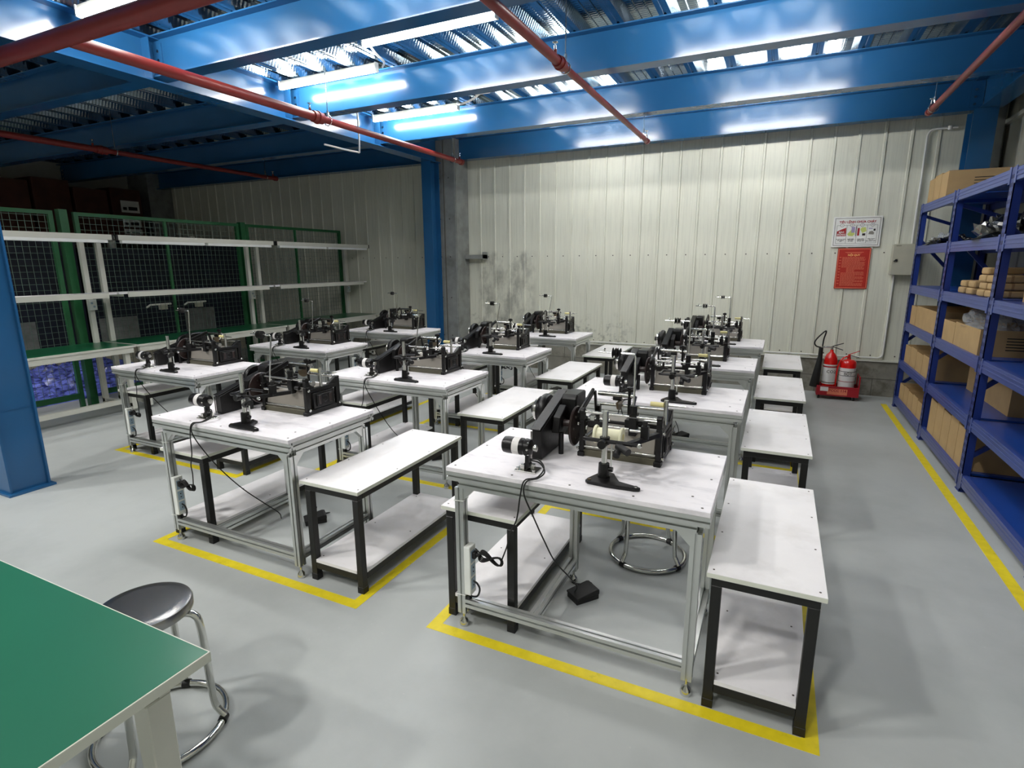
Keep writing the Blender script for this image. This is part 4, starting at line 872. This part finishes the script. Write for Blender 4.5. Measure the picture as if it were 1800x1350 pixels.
# ------------------------------------------------------------------ things on the back wall
def wall_things():
    y = WY - 0.017
    # fire order sign
    t = thing('fire_order_sign', 'white sign headed TIÊU LỆNH CHỮA CHÁY with four picture panels', 'sign', (0.522, y - 0.012, 1.800))
    W_, H_ = 0.50, 0.352
    MB().box((0, 0, 0), (W_, 0.010, H_), 'signwhite').build('sign_board', t, 0.002)
    b = MB()
    def fr(x0, z0, x1, z1, th): b.box((x0, -0.0008, z0), (x1, 0, z0 + th), 'ink').box((x0, -0.0008, z1 - th), (x1, 0, z1), 'ink').box((x0, -0.0008, z0), (x0 + th, 0, z1), 'ink').box((x1 - th, -0.0008, z0), (x1, 0, z1), 'ink')
    fr(0.018, 0.018, W_ - 0.018, H_ - 0.018, 0.004); fr(0.042, 0.042, W_ - 0.042, 0.252, 0.0025)
    for k in (1, 2, 3): b.box((0.042 + k * 0.104 - 0.001, -0.0008, 0.042), (0.042 + k * 0.104 + 0.0015, 0, 0.252), 'ink')
    b.build('border_lines', t)
    text_mesh('heading', 'TIÊU LỆNH CHỮA CHÁY', 0.034, (W_ / 2, -0.001, 0.288), t, 'textred', bold=0.0012)
    cap = [('KHI XẢY RA CHÁY\nBÁO ĐỘNG\nGẤP'), ('NGẮT ĐIỆN\nNƠI XẢY\nRA CHÁY'), ('DÙNG BÌNH\nCHỮA CHÁY\nĐỂ DẬP TẮT'), ('ĐIỆN THOẠI\nSỐ 114\nĐỘI CHỮA CHÁY')]
    for k in range(4):
        cx = 0.042 + 0.104 * (k + 0.5)
        d = MB().lathe([(0.020, 0), (0.020, 0.0012)], (cx, -0.0016, 0.252), 'ink', 'y', 20).lathe([(0.017, 0), (0.017, 0.0012)], (cx, -0.0022, 0.252), 'signwhite', 'y', 20).build('number_disc', t)
        text_mesh('panel_number', str(k + 1), 0.026, (cx, -0.003, 0.252), t, 'ink')
        text_mesh('caption', cap[k], 0.0125, (cx, -0.001, 0.078), t, 'ink', bold=0.0003)
    MB().box((0.047, -0.001, 0.128), (0.142, 0, 0.185), 'textred').prism([(0.05, 0.185), (0.09, 0.205), (0.14, 0.225), (0.142, 0.185)], -0.001, 0, 'textred', 'y').build('picture_panel', t)
    text_mesh('picture_caption', 'BÁO\nĐỘNG', 0.028, (0.094, -0.0015, 0.158), t, 'signwhite', bold=0.0006)
    MB().prism([(0.155, 0.15), (0.20, 0.205), (0.235, 0.15), (0.215, 0.125), (0.17, 0.13)], -0.001, 0, 'limeprint', 'y').box((0.195, -0.0012, 0.165), (0.232, 0, 0.232), 'purple').box((0.240, -0.0014, 0.125), (0.246, 0, 0.24), 'ink').build('picture_panel', t)
    MB().box((0.258, -0.001, 0.130), (0.280, 0, 0.218), 'textred').prism([(0.285, 0.2), (0.30, 0.225), (0.34, 0.225), (0.35, 0.18), (0.31, 0.158)], -0.001, 0, 'limeprint', 'y').box((0.31, -0.001, 0.13), (0.342, 0, 0.155), 'brown').build('picture_panel', t)
    MB().prism([(0.372, 0.145), (0.38, 0.175), (0.41, 0.182), (0.43, 0.16), (0.425, 0.14)], -0.001, 0, 'housing', 'y').box((0.42, -0.0012, 0.182), (0.44, 0, 0.205), 'ink').box((0.37, -0.001, 0.205), (0.41, 0, 0.215), 'purple').build('picture_panel', t)
    # red rules sign below
    t = thing('rules_sign', 'red rules board with salmon border and text lines, below the white sign', 'sign', (0.603, y - 0.010, 1.305))
    W_, H_ = 0.345, 0.480
    MB().box((0, 0, 0), (W_, 0.008, H_), 'signred').build('sign_board', t, 0.002)
    b = MB()
    def fr2(x0, z0, x1, z1, th): b.box((x0, -0.0008, z0), (x1, 0, z0 + th), 'signline').box((x0, -0.0008, z1 - th), (x1, 0, z1), 'signline').box((x0, -0.0008, z0), (x0 + th, 0, z1), 'signline').box((x1 - th, -0.0008, z0), (x1, 0, z1), 'signline')
    fr2(0.008, 0.008, W_ - 0.008, H_ - 0.008, 0.006); b.build('border', t)
    text_mesh('heading', 'NỘI QUY', 0.030, (W_ / 2, -0.001, H_ - 0.082), t, 'gold', bold=0.0010)
    rng = random.Random(4); b = MB(); z = H_ - 0.11
    b.box((0.08, -0.0008, H_ - 0.05), (0.27, 0, H_ - 0.046), 'signline').box((0.10, -0.0008, H_ - 0.060), (0.25, 0, H_ - 0.057), 'signline')
    k = 0
    while z > 0.03:
        x0 = 0.055 if not (0.19 < z < 0.25) else 0.11; x1 = W_ - 0.045 - (rng.random() * 0.11 if rng.random() < 0.35 else rng.random() * 0.01); x = x0
        while x < x1:       # word-like dashes
            l = 0.010 + rng.random() * 0.018; b.box((x, -0.0008, z), (min(x + l, x1), 0, z + 0.0045), 'signline'); x += l + 0.004
        if k % 3 == 0: b.box((0.024, -0.0008, z), (0.045, 0, z + 0.006), 'signline')
        z -= 0.0115; k += 1
    b.build('text_lines', t)
    # electrical box
    t = thing('electrical_box', 'beige electrical box on the wall beside the corner rack', 'electrical box', (1.150, WY - 0.16, 1.475))
    MB().box((0, 0.01, 0), (0.25, 0.142, 0.345), 'box').build('box_body', t, 0.004)
    MB().box((-0.002, 0, -0.002), (0.252, 0.010, 0.347), 'box').build('door', t, 0.003)
    MB().cyl((0.035, -0.012, 0.165), (0.035, 0, 0.165), 0.014, 'rubber', 14).box((0.010, -0.020, 0.150), (0.040, -0.010, 0.162), 'rubber').build('latch', t)
    MB().box((0.02, -0.001, 0.325), (0.07, 0, 0.33), 'ink').build('small_print', t)
    # white conduit
    x = 1.205
    pts = [(-4.4, WY - 0.035, 0.475), (x - 0.06, WY - 0.035, 0.475)] + [(x - 0.06 + 0.06 * sin(a * pi / 12), WY - 0.035, 0.535 - 0.06 * cos(a * pi / 12)) for a in range(1, 7)] + [(x, WY - 0.035, 1.47)]
    tag(MB().tube(pts, 0.011, 'pvc', 12).cyl((x, WY - 0.035, 0.98), (x, WY - 0.035, 1.02), 0.014, 'pvc', 12).build('conduit'), 'white conduit along the wall foot, rising to the beige box', 'conduit')
    x = 1.335
    pts = [(x, WY - 0.035, 1.82), (x, WY - 0.035, 2.98)] + [(x + 0.07 - 0.07 * cos(a * pi / 12), WY - 0.035, 2.98 + 0.07 * sin(a * pi / 12)) for a in range(1, 7)] + [(1.60, WY - 0.035, 3.05)]
    tag(MB().tube(pts, 0.012, 'pvc', 12).cyl((x, WY - 0.035, 2.38), (x, WY - 0.035, 2.42), 0.016, 'pvc', 12).cyl((1.53, WY - 0.035, 3.03), (1.53, WY - 0.035, 3.07), 0.022, 'pvc', 12).build('conduit'), 'white conduit rising from the beige box and bending right under the beam', 'conduit')
wall_things()

# ------------------------------------------------------------------ fire extinguishers in their cart
def extinguishers():
    cx, cy = 0.515, 7.50; W_, D_ = 0.445, 0.23
    t = thing('extinguisher_cart', 'crimson steel cart on castors holding the two fire extinguishers', 'cart', (cx, cy, 0))
    b = MB().box((0, 0, 0.045), (W_, D_, 0.055), 'cartred').box((0, 0, 0.055), (W_, 0.006, 0.165), 'cartred').box((0, D_ - 0.006, 0.055), (W_, D_, 0.165), 'cartred').box((0, 0.006, 0.055), (0.006, D_ - 0.006, 0.165), 'cartred').box((W_ - 0.006, 0.006, 0.055), (W_, D_ - 0.006, 0.165), 'cartred')
    b.build('tray', t, 0.002)
    MB().box((W_ - 0.014, 0.0, 0.165), (W_, 0.014, 0.30), 'cartred').box((W_ - 0.012, 0.014, 0.286), (W_ - 0.002, D_, 0.298), 'cartred').box((W_ - 0.014, D_ - 0.014, 0.165), (W_, D_, 0.30), 'cartred').build('side_rail', t)
    for x in (0.03, W_ - 0.05):
        for y_ in (0.03, D_ - 0.03):
            MB().cyl((x - 0.010, y_, 0.022), (x + 0.012, y_, 0.022), 0.022, 'rubber', 16).box((x - 0.014, y_ - 0.01, 0.022), (x - 0.011, y_ + 0.01, 0.045), 'steel').build('castor', t)
    MB().box((0.040, -0.0015, 0.100), (0.125, 0, 0.150), 'label').build('paper_note', t)
    MB().box((0.115, -0.001, 0.062), (0.325, 0, 0.135), 'signline').build('faded_sticker', t)
    text_mesh('cart_lettering', 'PCCC 114', 0.042, (0.222, -0.002, 0.112), t, 'cartred', bold=0.001)
    def body(name, x, label, r, h):
        t = thing(name, label, 'fire extinguisher', (x, cy + 0.115, 0.056)); return t
    # CO2 type: long horn
    t = body('fire_extinguisher', cx + 0.125, 'red fire extinguisher with long black horn, left one in the cart', 0, 0); r = 0.074
    MB().lathe([(0.03, 0), (r - 0.004, 0.004), (r, 0.02), (r, 0.40), (r * 0.93, 0.44), (r * 0.72, 0.475), (r * 0.40, 0.498), (0.02, 0.51), (0.018, 0.535)], (0, 0, 0), 'extred', seg=36).build('cylinder', t)
    lb = MB().lathe([(r + 0.0012, 0.12), (r + 0.0012, 0.36)], (0, 0, 0), 'label', seg=36).build('wrap_label', t)
    MB().lathe([(r + 0.002, 0.325), (r + 0.002, 0.342)], (0, 0, 0), 'textred', seg=36).lathe([(r + 0.002, 0.135), (r + 0.002, 0.145)], (0, 0, 0), 'bronze', seg=36).build('label_band', lb)
    text_mesh('label_lettering', 'CO2', 0.05, (0.012, -r - 0.004, 0.275), lb, 'ink')
    MB().cyl((0, 0, 0.53), (0, 0, 0.575), 0.014, 'steel', 14).cyl((-0.11, 0, 0.562), (0, 0, 0.562), 0.010, 'steel', 12).build('valve', t)
    MB().bar((0.0, 0, 0.575), (0.115, 0, 0.618), 0.018, 0.008, 'rubber').bar((0.0, 0, 0.572), (0.115, 0, 0.535), 0.018, 0.008, 'rubber').build('handle', t)
    MB().tube(smooth_pts([(-0.105, -0.02, 0.575), (-0.100, -0.02, 0.66), (-0.085, -0.03, 0.745), (-0.10, -0.04, 0.755), (-0.165, -0.05, 0.68), (-0.195, -0.05, 0.62), (-0.175, -0.045, 0.575), (-0.12, -0.04, 0.558)], 7), 0.008, 'rubber', 10).build('hose', t)
    MB().cyl((-0.12, -0.045, 0.56), (-0.12, -0.045, 0.44), 0.024, 'rubber', 16).cyl((-0.12, -0.045, 0.45), (-0.15, -0.055, 0.08), 0.026, 'rubber', 20, 0.056).build('horn', t)
    # powder type
    t = body('fire_extinguisher', cx + 0.312, 'red fire extinguisher with red hose, right one in the cart', 0, 0); r = 0.086
    MB().lathe([(0.03, 0), (r - 0.004, 0.004), (r, 0.02), (r, 0.375), (r * 0.94, 0.405), (r * 0.70, 0.425), (0.022, 0.432), (0.018, 0.455)], (0, 0, 0), 'extred', seg=36).build('cylinder', t)
    lb = MB().lathe([(r + 0.0012, 0.06), (r + 0.0012, 0.33)], (0, 0, 0), 'label', seg=36).build('wrap_label', t)
    MB().lathe([(r + 0.002, 0.285), (r + 0.002, 0.291)], (0, 0, 0), 'darkmach', seg=36).lathe([(r + 0.002, 0.235), (r + 0.002, 0.240)], (0, 0, 0), 'darkmach', seg=36).lathe([(r + 0.002, 0.165), (r + 0.002, 0.171)], (0, 0, 0), 'textred', seg=36).build('label_band', lb)
    text_mesh('label_lettering', 'BỘT', 0.045, (0.0, -r - 0.004, 0.262), lb, 'ink')
    MB().cyl((0, 0, 0.45), (0, 0, 0.485), 0.016, 'extred', 14).build('valve', t)
    MB().bar((-0.01, 0, 0.485), (0.10, 0, 0.535), 0.016, 0.007, 'extred').bar((0.0, 0, 0.48), (0.10, 0, 0.455), 0.016, 0.006, 'rubber').build('handle', t)
    MB().tube(smooth_pts([(-0.01, -0.02, 0.465), (-0.05, -0.03, 0.455), (-0.09, -0.035, 0.40), (-0.11, -0.035, 0.30), (-0.113, -0.035, 0.18), (-0.113, -0.035, 0.05)], 7), 0.009, 'extred', 10).build('hose', t)
extinguishers()
